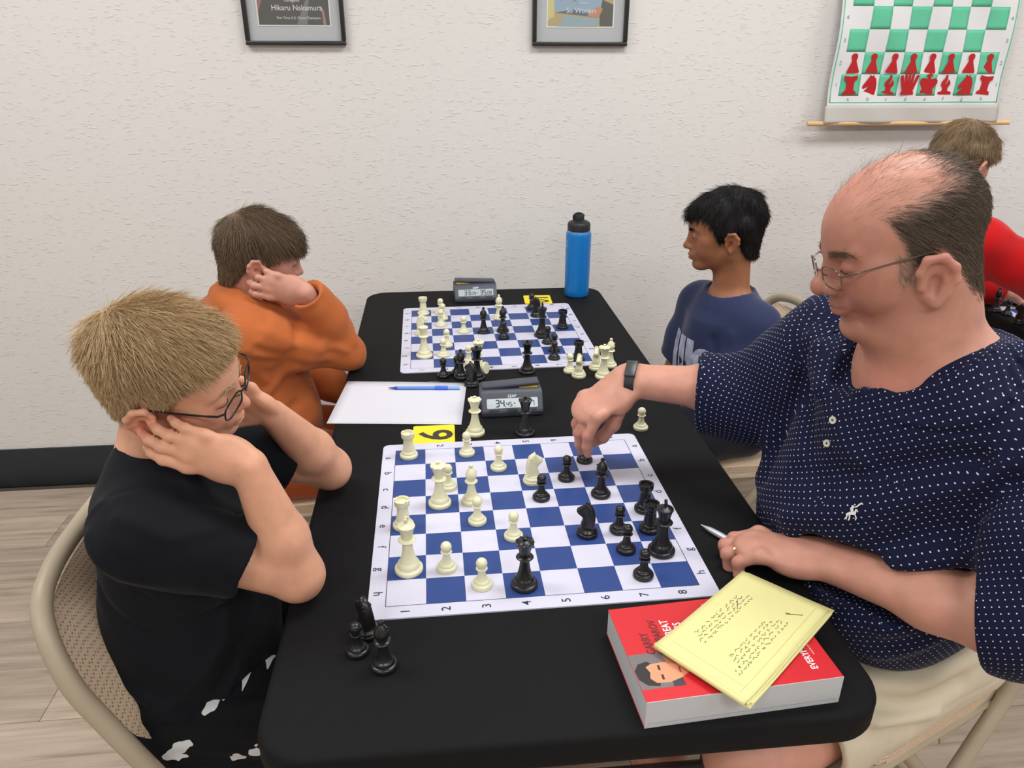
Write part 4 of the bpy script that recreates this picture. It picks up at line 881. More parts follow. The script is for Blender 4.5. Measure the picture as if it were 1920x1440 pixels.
def lashes(h, m, parent, org):
    """dark lash line along each upper lid"""
    Rr, f, u = h.R[:, 0], h.R[:, 1], h.R[:, 2]
    for q, e in zip((-1, 1), h.eyes):
        bm = bmesh.new()
        pts = [tuple(e + (Rr * math.sin(a) + f * math.cos(a)) * .01455 * h.s + (u * (h.lid - .0004) - Rr * 0) * h.s - u * .0016 * h.s * abs(math.sin(a)) ** 2 - np.asarray(org)) for a in np.linspace(-1.0, 1.0, 11)]
        add_tube(bm, pts, [.0003 * h.s] + [.00065 * h.s] * 9 + [.0003 * h.s], 6)
        obj('eyelash', bm, m, parent)
def rot_x(a): c, s = math.cos(a), math.sin(a); return np.array([[1, 0, 0], [0, c, -s], [0, s, c]])
def rot_y(a): c, s = math.cos(a), math.sin(a); return np.array([[c, 0, s], [0, 1, 0], [-s, 0, c]])
def rot_z(a): c, s = math.cos(a), math.sin(a); return np.array([[c, -s, 0], [s, c, 0], [0, 0, 1]])

def strands(name, roots, dirs, length, rad, m, parent, org, segs=3, bend=None, droop=0., rng=None, wav=.0, flat=None):
    """hair: one tapering three-sided tube per root, all in one mesh part"""
    n = len(roots); rng = rng or np.random.RandomState(3)
    P = [roots]; d = dirs.copy(); L = length[:, None] if np.ndim(length) else np.full((n, 1), length)
    for i in range(segs):
        if bend is not None: d = d + bend * ((i + .5) / segs)
        d = d + np.array([0, 0, -droop]) + rng.normal(size=(n, 3)) * wav
        d /= np.linalg.norm(d, axis=1, keepdims=True) + 1e-9
        P.append(P[-1] + d * L / segs)
    P = np.stack(P, 1)                        # n, segs+1, 3
    T = np.gradient(P, axis=1); T /= np.linalg.norm(T, axis=2, keepdims=True) + 1e-9
    A = np.cross(T, np.array([.31, .52, .79])); A /= np.linalg.norm(A, axis=2, keepdims=True) + 1e-9
    B = np.cross(T, A)
    r = rad * np.array([1, 1, .85, .55, .3, .2])[:segs + 1] if segs > 2 else rad * np.linspace(1, .35, segs + 1)
    r = r[None, :, None] * rng.uniform(.7, 1.25, (n, 1, 1))
    rings = np.stack([P + r * (math.cos(a) * A + math.sin(a) * B) for a in (0, 2.094, 4.189)], 2)
    V = rings.reshape(-1, 3); base = (np.arange(n) * (segs + 1) * 3)[:, None, None, None]
    q = []
    for i in range(segs):
        for a in range(3):
            b = (a + 1) % 3; q.append([i * 3 + a, i * 3 + b, i * 3 + 3 + b, i * 3 + 3 + a])
    Fq = (np.array(q)[None] + (np.arange(n) * (segs + 1) * 3)[:, None, None]).reshape(-1, 4)
    return sculpt_obj(name, V, Fq, m, parent, org=org, col=np.repeat(rng.uniform(.0, 1., (n, 1)), (segs + 1) * 3, 0) * np.ones((1, 3)))
def sample_surface(V, Fq, mask, n, rng, N):
    """n random points on the quads whose vertices carry mask weight"""
    w = mask[Fq].mean(1); a = np.linalg.norm(np.cross(V[Fq[:, 2]] - V[Fq[:, 0]], V[Fq[:, 3]] - V[Fq[:, 1]]), axis=1)
    w = w * a; f = rng.choice(len(Fq), n, p=w / w.sum()); u, v = rng.uniform(size=(2, n, 1)); q = Fq[f]
    mix = lambda X: (1 - u) * ((1 - v) * X[q[:, 0]] + v * X[q[:, 3]]) + u * ((1 - v) * X[q[:, 1]] + v * X[q[:, 2]])
    nn = mix(N); return mix(V), nn / (np.linalg.norm(nn, axis=1, keepdims=True) + 1e-9)
# ---------------------------------------------------------------- people
def skin_material(name, rough=.48):
    m = bpy.data.materials.new(name); m.use_nodes = True; nt = m.node_tree; N = nt.nodes; Lk = nt.links; b = N['Principled BSDF']; b.inputs['Roughness'].default_value = rough; b.inputs['Specular IOR Level'].default_value = .42
    at = N.new('ShaderNodeAttribute'); at.attribute_name = 'tint'; tc = N.new('ShaderNodeTexCoord')
    n = N.new('ShaderNodeTexNoise'); n.inputs['Scale'].default_value = 45; n.inputs['Detail'].default_value = 5; Lk.new(tc.outputs['Object'], n.inputs['Vector'])
    mr = N.new('ShaderNodeMapRange'); mr.inputs['From Min'].default_value = .3; mr.inputs['From Max'].default_value = .7; mr.inputs['To Min'].default_value = .93; mr.inputs['To Max'].default_value = 1.07; Lk.new(n.outputs[0], mr.inputs[0])
    hs = N.new('ShaderNodeHueSaturation'); Lk.new(at.outputs['Color'], hs.inputs['Color']); Lk.new(mr.outputs[0], hs.inputs['Value']); Lk.new(hs.outputs[0], b.inputs['Base Color'])
    b.inputs['Subsurface Weight'].default_value = .18; b.inputs['Subsurface Radius'].default_value = (1, .35, .2); b.inputs['Subsurface Scale'].default_value = .006
    n2 = N.new('ShaderNodeTexNoise'); n2.inputs['Scale'].default_value = 420; n2.inputs['Detail'].default_value = 3; Lk.new(tc.outputs['Object'], n2.inputs['Vector'])
    bp = N.new('ShaderNodeBump'); bp.inputs['Strength'].default_value = .12; bp.inputs['Distance'].default_value = .0008; Lk.new(n2.outputs[0], bp.inputs['Height']); Lk.new(bp.outputs[0], b.inputs['Normal'])
    return m
SKINM = skin_material('skin')
EYES = {}
def MAT_EYE(iris):
    if iris in EYES: return EYES[iris]
    m = bpy.data.materials.new('eyeball'); m.use_nodes = True; nt = m.node_tree; N = nt.nodes; Lk = nt.links; b = N['Principled BSDF']; b.inputs['Roughness'].default_value = .08
    tc = N.new('ShaderNodeTexCoord'); nv = N.new('ShaderNodeVectorMath'); nv.operation = 'NORMALIZE'; Lk.new(tc.outputs['Object'], nv.inputs[0]); sp = N.new('ShaderNodeSeparateXYZ'); Lk.new(nv.outputs[0], sp.inputs[0])
    cr = N.new('ShaderNodeValToRGB'); cr.color_ramp.interpolation = 'CONSTANT'; e = cr.color_ramp.elements; e[0].position = 0; e[0].color = (.72, .66, .62, 1); e[1].position = .875; e[1].color = (*iris, 1); x = e.new(.975); x.color = (.01, .01, .01, 1)
    Lk.new(sp.outputs[2], cr.inputs[0]); Lk.new(cr.outputs[0], b.inputs['Base Color']); EYES[iris] = m; return m
def hair_material(name, c0, c1, rough=.42, spec=.4):
    m = bpy.data.materials.new(name); m.use_nodes = True; nt = m.node_tree; N = nt.nodes; b = N['Principled BSDF']; b.inputs['Roughness'].default_value = rough; b.inputs['Specular IOR Level'].default_value = spec
    at = N.new('ShaderNodeAttribute'); at.attribute_name = 'tint'; mx = N.new('ShaderNodeMix'); mx.data_type = 'RGBA'; mx.inputs[6].default_value = (*c0, 1); mx.inputs[7].default_value = (*c1, 1)
    nt.links.new(at.outputs['Fac'], mx.inputs['Factor']); nt.links.new(mx.outputs[2], b.inputs['Base Color']); return m
def knit(name, c, rough=.85, sheen=.25, scale=700, dist=.0006):
    return mat(name, c, rough, spec=.2, sheen=sheen, bump=(scale, .35, dist), mottle=(5, .06))

def hand(S, wr, f, n, side, s=1., curl=((.3, .4, .3),) * 4, spread=(.08, .0, -.06, -.14), thumb=((.75, .55, -.35), (.9, .2, -.35), (1, 0, -.2)), k=.006, wr_r=.026, palm_curl=0.):
    """wr wrist centre, f along the palm to the fingers, n out of the back of the hand, side +1 when the thumb lies on cross(f,n)"""
    f = unit(f); n = unit(np.asarray(n, float) - f * (np.asarray(n, float) @ f)); w = np.cross(f, n) * side
    at = lambda a, b, c: wr + (f * a + w * b + n * c) * s
    S.slab(at(0, 0, 0), at(.030, .002, 0), w, wr_r * s, .035 * s, .62, k=.014 * s)
    S.slab(at(.026, .004, -.001), at(.078, 0, -.001), w, .0365 * s, .0385 * s, .40, k=.012 * s)
    S.ell(at(.032, .026, -.011), np.array([.027, .015, .013]) * s, np.stack([unit(f + w * .5), unit(w - f * .5), n], 1), k=.010 * s)
    S.ell(at(.034, -.024, -.010), np.array([.030, .014, .012]) * s, np.stack([f, w, n], 1), k=.010 * s)
    res = []
    bases = [(.090, .0310), (.094, .0105), (.090, -.0105), (.080, -.0300)]; Ls = [.073, .081, .076, .060]; rs = [.0092, .0094, .0088, .0078]
    for i in range(4):
        p = at(bases[i][0], bases[i][1], 0); c = spread[i]; d = f * math.cos(c) + w * math.sin(c); a = 0.; pts = [p - d * .012 * s, p]; r = rs[i] * s
        for j, fr in enumerate((.46, .30, .24)):
            a += curl[i][j]; dd = d * math.cos(a) - n * math.sin(a); pts.append(pts[-1] + dd * Ls[i] * fr * s)
        S.nails = getattr(S, 'nails', []) + [(pts[-1] - dd * .001 * s + (n * math.cos(a) + d * math.sin(a)) * r * .75, .0062 * s)]; S.chain(pts, [r * 1.12, r * 1.08, r * 1.0, r * .93, r * .80], k=.0035 * s); S.sph(pts[2] + n * .0005 * s, r * 1.03, k=.004 * s)
        S.sph(at(bases[i][0] - .003, bases[i][1], .0045), r * .85, k=.010 * s); res.append(pts)
    p = at(.018, .026, -.008); pts = [p]
    if isinstance(thumb, np.ndarray):       # a fingertip target instead of directions
        p = at(.030, .023, -.008); pts = [p]; v = thumb - p; bow = unit(np.cross(np.cross(v, w), v)) * .012 * s; pts += [p + v * .42 + bow, p + v * .74 + bow * .8, thumb]
    else:
        for v, L in zip(thumb, (.044, .034, .028)): d = unit(f * v[0] + w * v[1] + n * v[2]); pts.append(pts[-1] + d * L * s)
    S.chain(pts, [(.0125 if isinstance(thumb, np.ndarray) else .0145) * s, .0118 * s, .0108 * s, .0085 * s], k=.006 * s); res.append(pts)
    return res
def nails(V, col, fingers, N_, s, c=(.80, .56, .50)):
    for pts in fingers:
        t = pts[-1]; d = unit(pts[-1] - pts[-2]); q = V - (t - d * .001 * s)
def tint(V, base, spots=()):
    """pigment and painted shade: base skin tone plus soft local tones ((centre, radius, colour, strength), ...)"""
    col = np.tile(np.asarray(base, float), (len(V), 1))
    for c, r, cc, st in spots:
        d = np.linalg.norm((V - np.asarray(c)) / np.asarray(r), axis=1); wv = (smooth(1.0, .35, d) * st)[:, None]; col = col * (1 - wv) + np.asarray(cc) * wv
    return col
def face_spots(h, lip, cheek, s=1., tip=True):
    L, F = h.L, h.F; sp = []
    for q in (-1, 1):
        sp.append((F(q * .038, .062, -.036), .034 * h.s, cheek, .45)); sp.append((L(q * .086, -.016, -.012), (.03 * h.s,) * 3, cheek, .5))
    sp.append((F(0, .105, -.036), .018 * h.s, cheek, .45))
    sp += [(F(x, .089, -.0705), (.0135 * h.s, .014 * h.s, .0125 * h.s), lip, .75) for x in (-.012, 0, .012)]
    return sp
HL_Y = [-.13, -.08, -.055, -.035, -.018, .004, .018, .028, .042, .06, .085, .12]
def hair_mask(q, line, soft=.008):
    """1 inside the hair region, in head-local coordinates; line: hairline heights at HL_Y"""
    g = q[:, 2] - np.interp(q[:, 1], HL_Y, line); return smooth(-soft, soft, g) * smooth(.118, .10, q[:, 1])
KID = [-.085, -.082, -.062, -.018, .018, .012, -.018, .012, .036, .050, .058, .06]
class Hair:
    """cap: a sculpted head of hair over the skull; strands then cover it"""
    def cap(self, h, line, thick, m, parent, org, res=.0032, clump=(95, .003), seed=1, top=None):
        S = Sculpt(); s, R = h.s, h.R
        S.ell(h.L(0, -.012, .03), np.array([.0755 + thick[0], .097 + thick[1], .086 + thick[2]]) * s, R, .02 * s)
        S.ell(h.L(0, .022, .030), np.array([.064 + thick[0], .070 + thick[1] * .8, .066 + thick[2] * .9]) * s, R, .02 * s)
        S.cap(h.L(0, -.045, -.02), h.L(0, -.05, -.075), .060 * s, .050 * s, .02 * s)
        if top:
            for c, r in top: S.ell(h.L(*c), np.array(r) * s, R, .018 * s)
        def cut(P):
            q = h.loc(P); return (np.interp(q[:, 1], HL_Y, line) + .004 * noise3(q, 130, seed) - q[:, 2]) * s * .8
        S.warp(lambda P: noise3(h.loc(P) * np.array([1, 1, 1]), clump[0], seed) * clump[1] * s)
        S.add(cut, [-9] * 3, [9] * 3, .010 * s, 'i')
        V, Fq = S.mesh(res); V = relax(V, Fq, 1); o = sculpt_obj('hair', V, Fq, m, parent, np.random.RandomState(seed).uniform(.2, .6, (len(V), 1)) * np.ones((1, 3)), org=org)
        return o, V, Fq
def hair_on(h, V, Fq, mask, n, comb, length, rad, m, parent, org, lift=.5, droop=.05, wav=.12, seed=4, segs=3, bend=None):
    rng = np.random.RandomState(seed); N = normals(V, Fq); P, nn = sample_surface(V, Fq, mask, n, rng, N); q = h.loc(P)
    d = comb(q) @ h.R.T; d = d - nn * (d * nn).sum(1)[:, None]; d /= np.linalg.norm(d, axis=1, keepdims=True) + 1e-9
    d = d + nn * lift + rng.normal(size=d.shape) * wav; d /= np.linalg.norm(d, axis=1, keepdims=True)
    Lh = (length(q) if callable(length) else np.full(n, length)) * rng.uniform(.7, 1.2, n)
    return strands('hair_strands', P - nn * rad * 1.5, d, Lh, rad, m, parent, org, segs, bend=None if bend is None else bend(q) @ h.R.T, droop=droop, rng=rng, wav=wav * .5)
def brows(h, m, parent, org, n=220, th=1., seed=2):
    rng = np.random.RandomState(seed); P = []; D = []
    for q in (-1, 1):
        t = rng.uniform(0, 1, n); x = q * (.012 + .036 * t); y = .0950 - .020 * t ** 1.6; z = .0165 + .0065 * np.sin(t * 2.3) - .003 * t + rng.normal(size=n) * .0016 * th
        P.append(np.stack([x, y, z], 1)); D.append(np.stack([q * (.6 + .4 * t), -.25 - .4 * t, .35 - .6 * t], 1))
    P = np.concatenate(P); D = np.concatenate(D); P = np.array([h.F(*p) for p in P]); D = D @ h.R.T + rng.normal(size=D.shape) * .2; D /= np.linalg.norm(D, axis=1, keepdims=True)
    return strands('eyebrows', P, D, np.full(len(P), .0085 * h.s), .00042 * h.s, m, parent, org, 2, rng=rng)
def glasses(h, parent, org, m, lensm, w=.0235, hgt=.0165, dy=0., full=True, drop=0., r=.0009):
    """spectacles: rims (or a brow bar), bridge, temples, two lenses, in head-local metres"""
    g = lambda x, y, z: tuple(h.L(x, y, z) - np.asarray(org)); yy = .104 + dy; zz = -.004 + drop; bm = bmesh.new()
    lens = []
    for q in (-1, 1):
        pts = [(q * (.032 + w * .98 * math.copysign(abs(math.cos(a)) ** .6, math.cos(a))), yy - .010 * abs(.032 + w * math.cos(a) * (1) - .01) / .05, zz + hgt * math.copysign(abs(math.sin(a)) ** .7, math.sin(a))) for a in np.linspace(0, 2 * math.pi, 25)[:-1]]
        if full: add_tube(bm, [g(*p) for p in pts], r, 6, closed=True)
        else: add_tube(bm, [g(*p) for p in pts[:13]], r, 6)
        lens.append(pts); e = .032 + w
        add_tube(bm, [g(q * e, yy - .009, zz + .006), g(q * (e + .009), yy - .016, zz + .008), g(q * (e + .0125), yy - .030, zz + .009)], r * 1.3, 6)
        add_tube(bm, [g(q * (e + .0125), yy - .030, zz + .009), g(q * .0765, .02, zz + .012), g(q * .0785, -.008, zz + .012), g(q * .0775, -.030, zz - .010)], r * 1.2, 6)
        add_tube(bm, [g(q * .0105, yy - .001, zz + .002), g(q * .0095, yy - .010, zz - .006)], r * .8, 5)
    add_tube(bm, [g(-.0095, yy - .001, zz + .006), g(0, yy + .003, zz + .009), g(.0095, yy - .001, zz + .006)], r * 1.1, 6)
    o = obj('eyeglasses', bm, m, parent)
    for p in lens:
        bm = bmesh.new(); vs = [bm.verts.new(g(*a)) for a in p]; bm.faces.new(vs); link('lens', bm_mesh(bm, 'lens', False), lensm, o)
    return o
def body_obj(S, h, res, base, spots, label, scalp=None, post=None, it=1):
    V, Fq = S.mesh(res); V = relax(V, Fq, it, .3); col = tint(V, base, list(spots) + [(c, r, np.asarray(base) * np.array([1.12, 1.05, 1.10]), .7) for c, r in getattr(S, 'nails', [])])
    if scalp is not None:
        q = h.loc(V); mk, sc = scalp;  wv = mk(q) * (np.linalg.norm(q - np.array([0, -.01, .02]), axis=1) < .15) * (1 - (np.abs(q[:, 0]) > .0745) * (q[:, 1] > -.045) * (q[:, 1] < .03) * (q[:, 2] < .03)); wv = wv[:, None]; col = col * (1 - wv) + np.asarray(sc) * wv
    if post: col = post(V, col)
    org = np.array([V[:, 0].mean(), V[:, 1].mean(), V[:, 2].min()]); o = sculpt_obj('person', V, Fq, SKINM, None, col, org=org); tag(o, label, 'person'); return o, org, V, Fq
def cloth(name, S, res, m, parent, org, it=2, uv=None):
    V, Fq = S.mesh(res); V = relax(V, Fq, it, .5); return sculpt_obj(name, V, Fq, m, parent, uv=None if uv is None else uv(V, Fq), org=org)
A3 = lambda *p: np.array(p, float)
def wrinkle(S, lo, hi, f, amp, seed, stretch=(1, 1, 1)):
    lo, hi = A3(*lo), A3(*hi); c = (lo + hi) / 2; hw = (hi - lo) / 2
    def fn(P):
        e = np.clip(1.25 - (np.abs((P - c) / hw)).max(1) * 1.25, 0, .25) * 4; return amp * noise3(P * np.array(stretch), f, seed) * e
    return S.warp(fn, lo, hi)

def sleeve(pts, radii, hole=.75, k=.025, depth=.06):
    """open tube of cloth along pts; the last point is the hem, hollowed to depth"""
    Q = Sculpt(); pts = [np.asarray(p, float) for p in pts]; d = unit(pts[-1] - pts[-2]); ext = pts[:-1] + [pts[-1] + d * .03]
    Q.chain(ext, radii, k); Q.plane(pts[-1], d, .004); Q.cap(pts[-1] - d * depth, pts[-1] + d * .05, radii[-1] * hole * .9, radii[-1] * hole + .004, .006, 's'); return Q

LASH = mat('lash_dark', srgb(44, 32, 28), .6)
def settle(S, p, off):
    """slide points along the field's gradient until they sit off above the surface"""
    p = np.atleast_2d(np.asarray(p, float)).copy(); n = len(p); e = .002
    for _ in range(7):
        d = S.eval(np.concatenate([p] + [p + np.eye(3)[i] * e for i in range(3)])).reshape(4, n); g = ((d[1:] - d[0]) / e).T; gg = (g * g).sum(1); ok = gg > 1e-3
        p = p - np.where(ok, np.clip(d[0] - off, -.02, .02) / np.where(ok, gg, 1), 0)[:, None] * g
    return p if n > 1 else p[0]
def folds(S, lines, amp=1., width=.011):
    """raised and pressed folds that follow the cloth surface along each (points, height) line"""
    base = Sculpt(); base.ops = list(S.ops)
    for pts, dp in lines: S.crease(settle(base, np.array(spline(pts, 7)), 0.), dp * amp, width)
# ---------- boy in the black shirt, near left, head in both hands
def boy_black():
    h = Head((-.358, .968, 1.062), (.975, -.08, -.19), roll=.36, s=.90, fw=.95, fz=.88, nose=.86, brow=.6, lid=-.004)
    S = Sculpt(); h.build(S); nk = A3(-.405, .985, .925)
    S.cap(h.L(0, -.030, -.055), nk, .047, .050, .03)
    rs, re, rw = A3(-.392, .862, .895), A3(-.214, .892, .786), A3(-.256, .890, .965); ls, le, lw = A3(-.370, 1.115, .89), A3(-.205, 1.190, .786), A3(-.262, 1.078, .948)
    S.cap(nk, A3(-.40, .985, .86), .05, .09, .04); S.ell((-.392, .985, .80), (.085, .125, .14), k=.04); S.ell((-.40, .985, .62), (.092, .122, .15), k=.05); S.ell((-.40, .985, .53), (.11, .14, .085), k=.04)
    for a, b, c in ((rs, re, rw), (ls, le, lw)):
        S.cap(A3(-.395, .985, .87), a, .05, .046, .03); S.cap(a, b, .044, .0355, .02)
        m = b + (c - b) * .35; S.cap(b, m, .0350, .0365, .012); S.cap(m, c, .0365, .0225, .012); S.sph(b + A3(.002, 0, -.006), .031, .012)
    for y0, yk in ((.905, .90), (1.065, 1.08)):
        S.cap((-.31, y0, .515), (.02, yk, .50), .075, .055, .03); S.cap((.02, yk, .50), (.03, yk, .10), .050, .034, .02); S.slab((.02, yk, .055), (.13, yk, .04), (0, 1, 0), .036, .032, .7, .02)
    # right hand: knuckles outward on the near cheek, fingertips by the ear
    f1 = hand(S, rw, A3(-.080, -.004, .036), A3(-.18, -.95, .16), -1, .82, ((.05, .42, .40), (.02, .40, .40), (.02, .40, .40), (.02, .40, .40)), (.01, .0, -.01, -.03), ((.80, .30, -.50), (.88, .05, -.48), (.9, -.1, -.4)), wr_r=.024)
    f2 = hand(S, lw, A3(-.052, -.022, .060), A3(.30, .90, .1), 1, .76, ((.1, .3, .3), (.1, .3, .3), (.1, .3, .3), (.1, .3, .3)), (.10, .02, -.06, -.16), ((.6, .75, -.3), (.7, .5, -.35), (.9, .2, -.35)), wr_r=.024)
    base = srgb(220, 163, 133); red = srgb(200, 118, 98)
    o, org, V, Fq = body_obj(S, h, .0028, base, face_spots(h, srgb(176, 104, 94), red) + [(p[-1], .014, red, .4) for p in f1 + f2] + [(re, .03, red, .3), (le, .03, red, .3)], 'blond boy in a black shirt and glasses resting his face in his hands', (lambda q: hair_mask(q, KID), srgb(150, 116, 84)))
    h.eyeballs(o, (.12, .16, .2), look=(.1, 1.1, .74))
    HM = hair_material('hair_blond', srgb(152, 121, 84), srgb(230, 200, 154), .55)
    line = [-.080, -.078, -.062, -.018, .020, .018, .020, .038, .056, .066, .070, .072]
    hc, HV, HF = Hair().cap(h, line, (.005, .009, .007), HM, o, org, clump=(85, .0022), top=[((0, -.02, .045), (.066, .085, .074))])
    def comb(q): d = q - np.array([-.008, -.075, .085]); d = d / (np.linalg.norm(d, axis=1, keepdims=True) + 1e-6); d[:, 2] -= .15; return d
    ln = lambda q: .009 + .021 * smooth(.03, .09, q[:, 2]) * smooth(.10, .05, q[:, 1]) + .004
    hair_on(h, HV, HF, hair_mask(h.loc(HV), [v + .002 for v in line], .006), 19000, comb, ln, .00026, HM, hc, org, lift=.22, droop=.06, wav=.14)
    brows(h, HM, o, org, 160); lashes(h, LASH, o, org); glasses(h, o, org, mat('glasses_black', srgb(26, 25, 28), .35, metal=.3), glass('lens_clear', (.96, .97, .97)), .0245, .0160, -.001, r=.0012)
    # shirt
    T = Sculpt(); T.ell((-.386, .985, .83), (.112, .144, .150), k=.04); T.ell((-.402, .985, .66), (.130, .150, .180), k=.05); T.ell((-.425, .985, .550), (.136, .164, .085), k=.05)
    T.cap(A3(-.402, .985, .88), A3(-.40, .985, .915), .085, .060, .04)
    for a, b, sd in ((rs, re, -1), (ls, le, 1)):
        e = a + (b - a) * .62; T.cap(A3(-.395, .985 + sd * .05, .872), a + A3(-.004, 0, -.006), .060, .056, .04)
        T.sub(sleeve([a + A3(-.004, 0, -.008), a + (b - a) * .3, e], [.056, .057, .062], .84), .03)
    T.ell(A3(-.385, .985, .968), (.060, .063, .052), k=.008, mode='s'); T.chain([A3(-.386 + .060 * math.cos(a), .985 + .064 * math.sin(a), .936 - .026 * math.cos(a)) for a in np.linspace(0, 2 * math.pi, 17)], [.0065] * 17, .006)
    T.add(lambda P: .515 - P[:, 2], [-9] * 3, [9] * 3, .004, 'i')
    folds(T, (([(-.43, .84, .90), (-.36, .83, .85), (-.28, .84, .815)], .006), ([(-.44, .84, .84), (-.36, .83, .80), (-.28, .85, .775)], -.006), ([(-.40, .83, .93), (-.33, .83, .89), (-.27, .86, .86)], .005), ([(-.36, .83, .77), (-.29, .84, .74)], .005), ([(-.28, .85, .72), (-.36, .83, .64), (-.46, .84, .58)], .007),
              ([(-.27, .86, .68), (-.34, .83, .60), (-.43, .84, .55)], -.007), ([(-.50, .90, .68), (-.42, .84, .62), (-.34, .83, .55)], .006), ([(-.29, .86, .63), (-.37, .84, .56)], .006), ([(-.52, .93, .80), (-.47, .85, .76), (-.40, .83, .73)], -.005), ([(-.45, .86, .95), (-.47, .86, .86)], .004), ([(-.33, .87, .94), (-.28, .90, .90)], -.004)), 1., .010)
    folds(T, (([A3(-.375 + .02 * math.cos(a) - .02, .865 - .0 * a, .885 + .085 * math.sin(a)) for a in np.linspace(1.4, 4.7, 6)], -.003),), 1., .0042)
    wrinkle(T, (-.55, .80, .48), (-.2, 1.2, .98), 30, .0034, 5, (1, 1, .7))
    cloth('t_shirt', T, .0032, knit('shirt_black', srgb(14, 16, 22), sheen=.04), o, org)
    # shorts
    K = Sculpt(); K.ell((-.415, .985, .535), (.134, .162, .090), k=.04)
    for y0, yk in ((.905, .895), (1.065, 1.085)): K.cap((-.40, y0, .525), (-.03, yk, .512), .090, .082, .03);
    K.add(lambda P: P[:, 0] + .045, [-9] * 3, [9] * 3, .004, 'i')
    for yk in (.895, 1.085): K.cap((-.09, yk, .512), (.06, yk, .505), .064, .067, .004, 's')
    K.add(lambda P: P[:, 2] - .64, [-9] * 3, [9] * 3, .01, 'i')
    folds(K, (([(-.44, .84, .58), (-.32, .82, .57), (-.2, .82, .55)], .007), ([(-.40, .83, .54), (-.28, .82, .51)], -.007), ([(-.26, .83, .58), (-.12, .83, .55)], .006), ([(-.36, .83, .61), (-.22, .85, .60)], .006)), 1., .010)
    wrinkle(K, (-.5, .78, .42), (0, 1.2, .6), 40, .0025, 9); ko = cloth('shorts', K, .0035, shorts_black(), o, org)
    return o
def shorts_black():
    m = knit('shorts_black', srgb(13, 15, 19), sheen=.03); nt = m.node_tree; N = nt.nodes; Lk = nt.links; b = N['Principled BSDF']
    tc = N.new('ShaderNodeTexCoord'); mp = N.new('ShaderNodeMapping'); mp.inputs['Scale'].default_value = (24, 4, 30); Lk.new(tc.outputs['Object'], mp.inputs[0])
    wn = N.new('ShaderNodeTexNoise'); wn.inputs['Scale'].default_value = 1.1; wn.noise_dimensions = '3D'; Lk.new(mp.outputs[0], wn.inputs['Vector']); wa = N.new('ShaderNodeVectorMath'); wa.operation = 'MULTIPLY_ADD'; wa.inputs[1].default_value = (1.6, 1.6, 1.6); Lk.new(wn.outputs['Color'], wa.inputs[0]); Lk.new(mp.outputs[0], wa.inputs[2])
    v = N.new('ShaderNodeTexVoronoi'); v.feature = 'SMOOTH_F1'; v.inputs['Scale'].default_value = 1.; v.inputs['Smoothness'].default_value = .4; Lk.new(wa.outputs[0], v.inputs['Vector'])
    r = N.new('ShaderNodeMath'); r.operation = 'LESS_THAN'; r.inputs[1].default_value = .33; Lk.new(v.outputs['Distance'], r.inputs[0])
    sp = N.new('ShaderNodeSeparateXYZ'); Lk.new(tc.outputs['Object'], sp.inputs[0]); ml = N.new('ShaderNodeMath'); ml.operation = 'MULTIPLY'; Lk.new(r.outputs[0], ml.inputs[0]); ml.inputs[1].default_value = 1.
    mx = N.new('ShaderNodeMix'); mx.data_type = 'RGBA'; Lk.new(ml.outputs[0], mx.inputs['Factor']); old = b.inputs['Base Color'].links[0].from_socket; Lk.new(old, mx.inputs[6]); mx.inputs[7].default_value = (*srgb(205, 205, 206), 1); Lk.new(mx.outputs[2], b.inputs['Base Color']); return m
boy_black()
# ---------- the man in the dotted polo, right, moving a pawn
def dots_material():
    m = knit('polo_navy', srgb(17, 22, 52), .85, .05, 900, .0004); nt = m.node_tree; N = nt.nodes; Lk = nt.links; b = N['Principled BSDF']
    uv = N.new('ShaderNodeUVMap'); uv.uv_map = 'UVMap'; mp = N.new('ShaderNodeMapping'); mp.inputs['Scale'].default_value = (1 / .0080, 1 / .0080, 1); mp.inputs['Rotation'].default_value = (0, 0, .62); Lk.new(uv.outputs[0], mp.inputs[0])
    fr = N.new('ShaderNodeVectorMath'); fr.operation = 'FRACTION'; Lk.new(mp.outputs[0], fr.inputs[0]); sb = N.new('ShaderNodeVectorMath'); sb.operation = 'SUBTRACT'; sb.inputs[1].default_value = (.5, .5, 0); Lk.new(fr.outputs[0], sb.inputs[0])
    ln = N.new('ShaderNodeVectorMath'); ln.operation = 'LENGTH'; Lk.new(sb.outputs[0], ln.inputs[0]); lt = N.new('ShaderNodeMath'); lt.operation = 'LESS_THAN'; lt.inputs[1].default_value = .105; Lk.new(ln.outputs['Value'], lt.inputs[0])
    mx = N.new('ShaderNodeMix'); mx.data_type = 'RGBA'; Lk.new(lt.outputs[0], mx.inputs['Factor']); old = b.inputs['Base Color'].links[0].from_socket; Lk.new(old, mx.inputs[6]); mx.inputs[7].default_value = (*srgb(206, 210, 226), 1); Lk.new(mx.outputs[2], b.inputs['Base Color']); return m
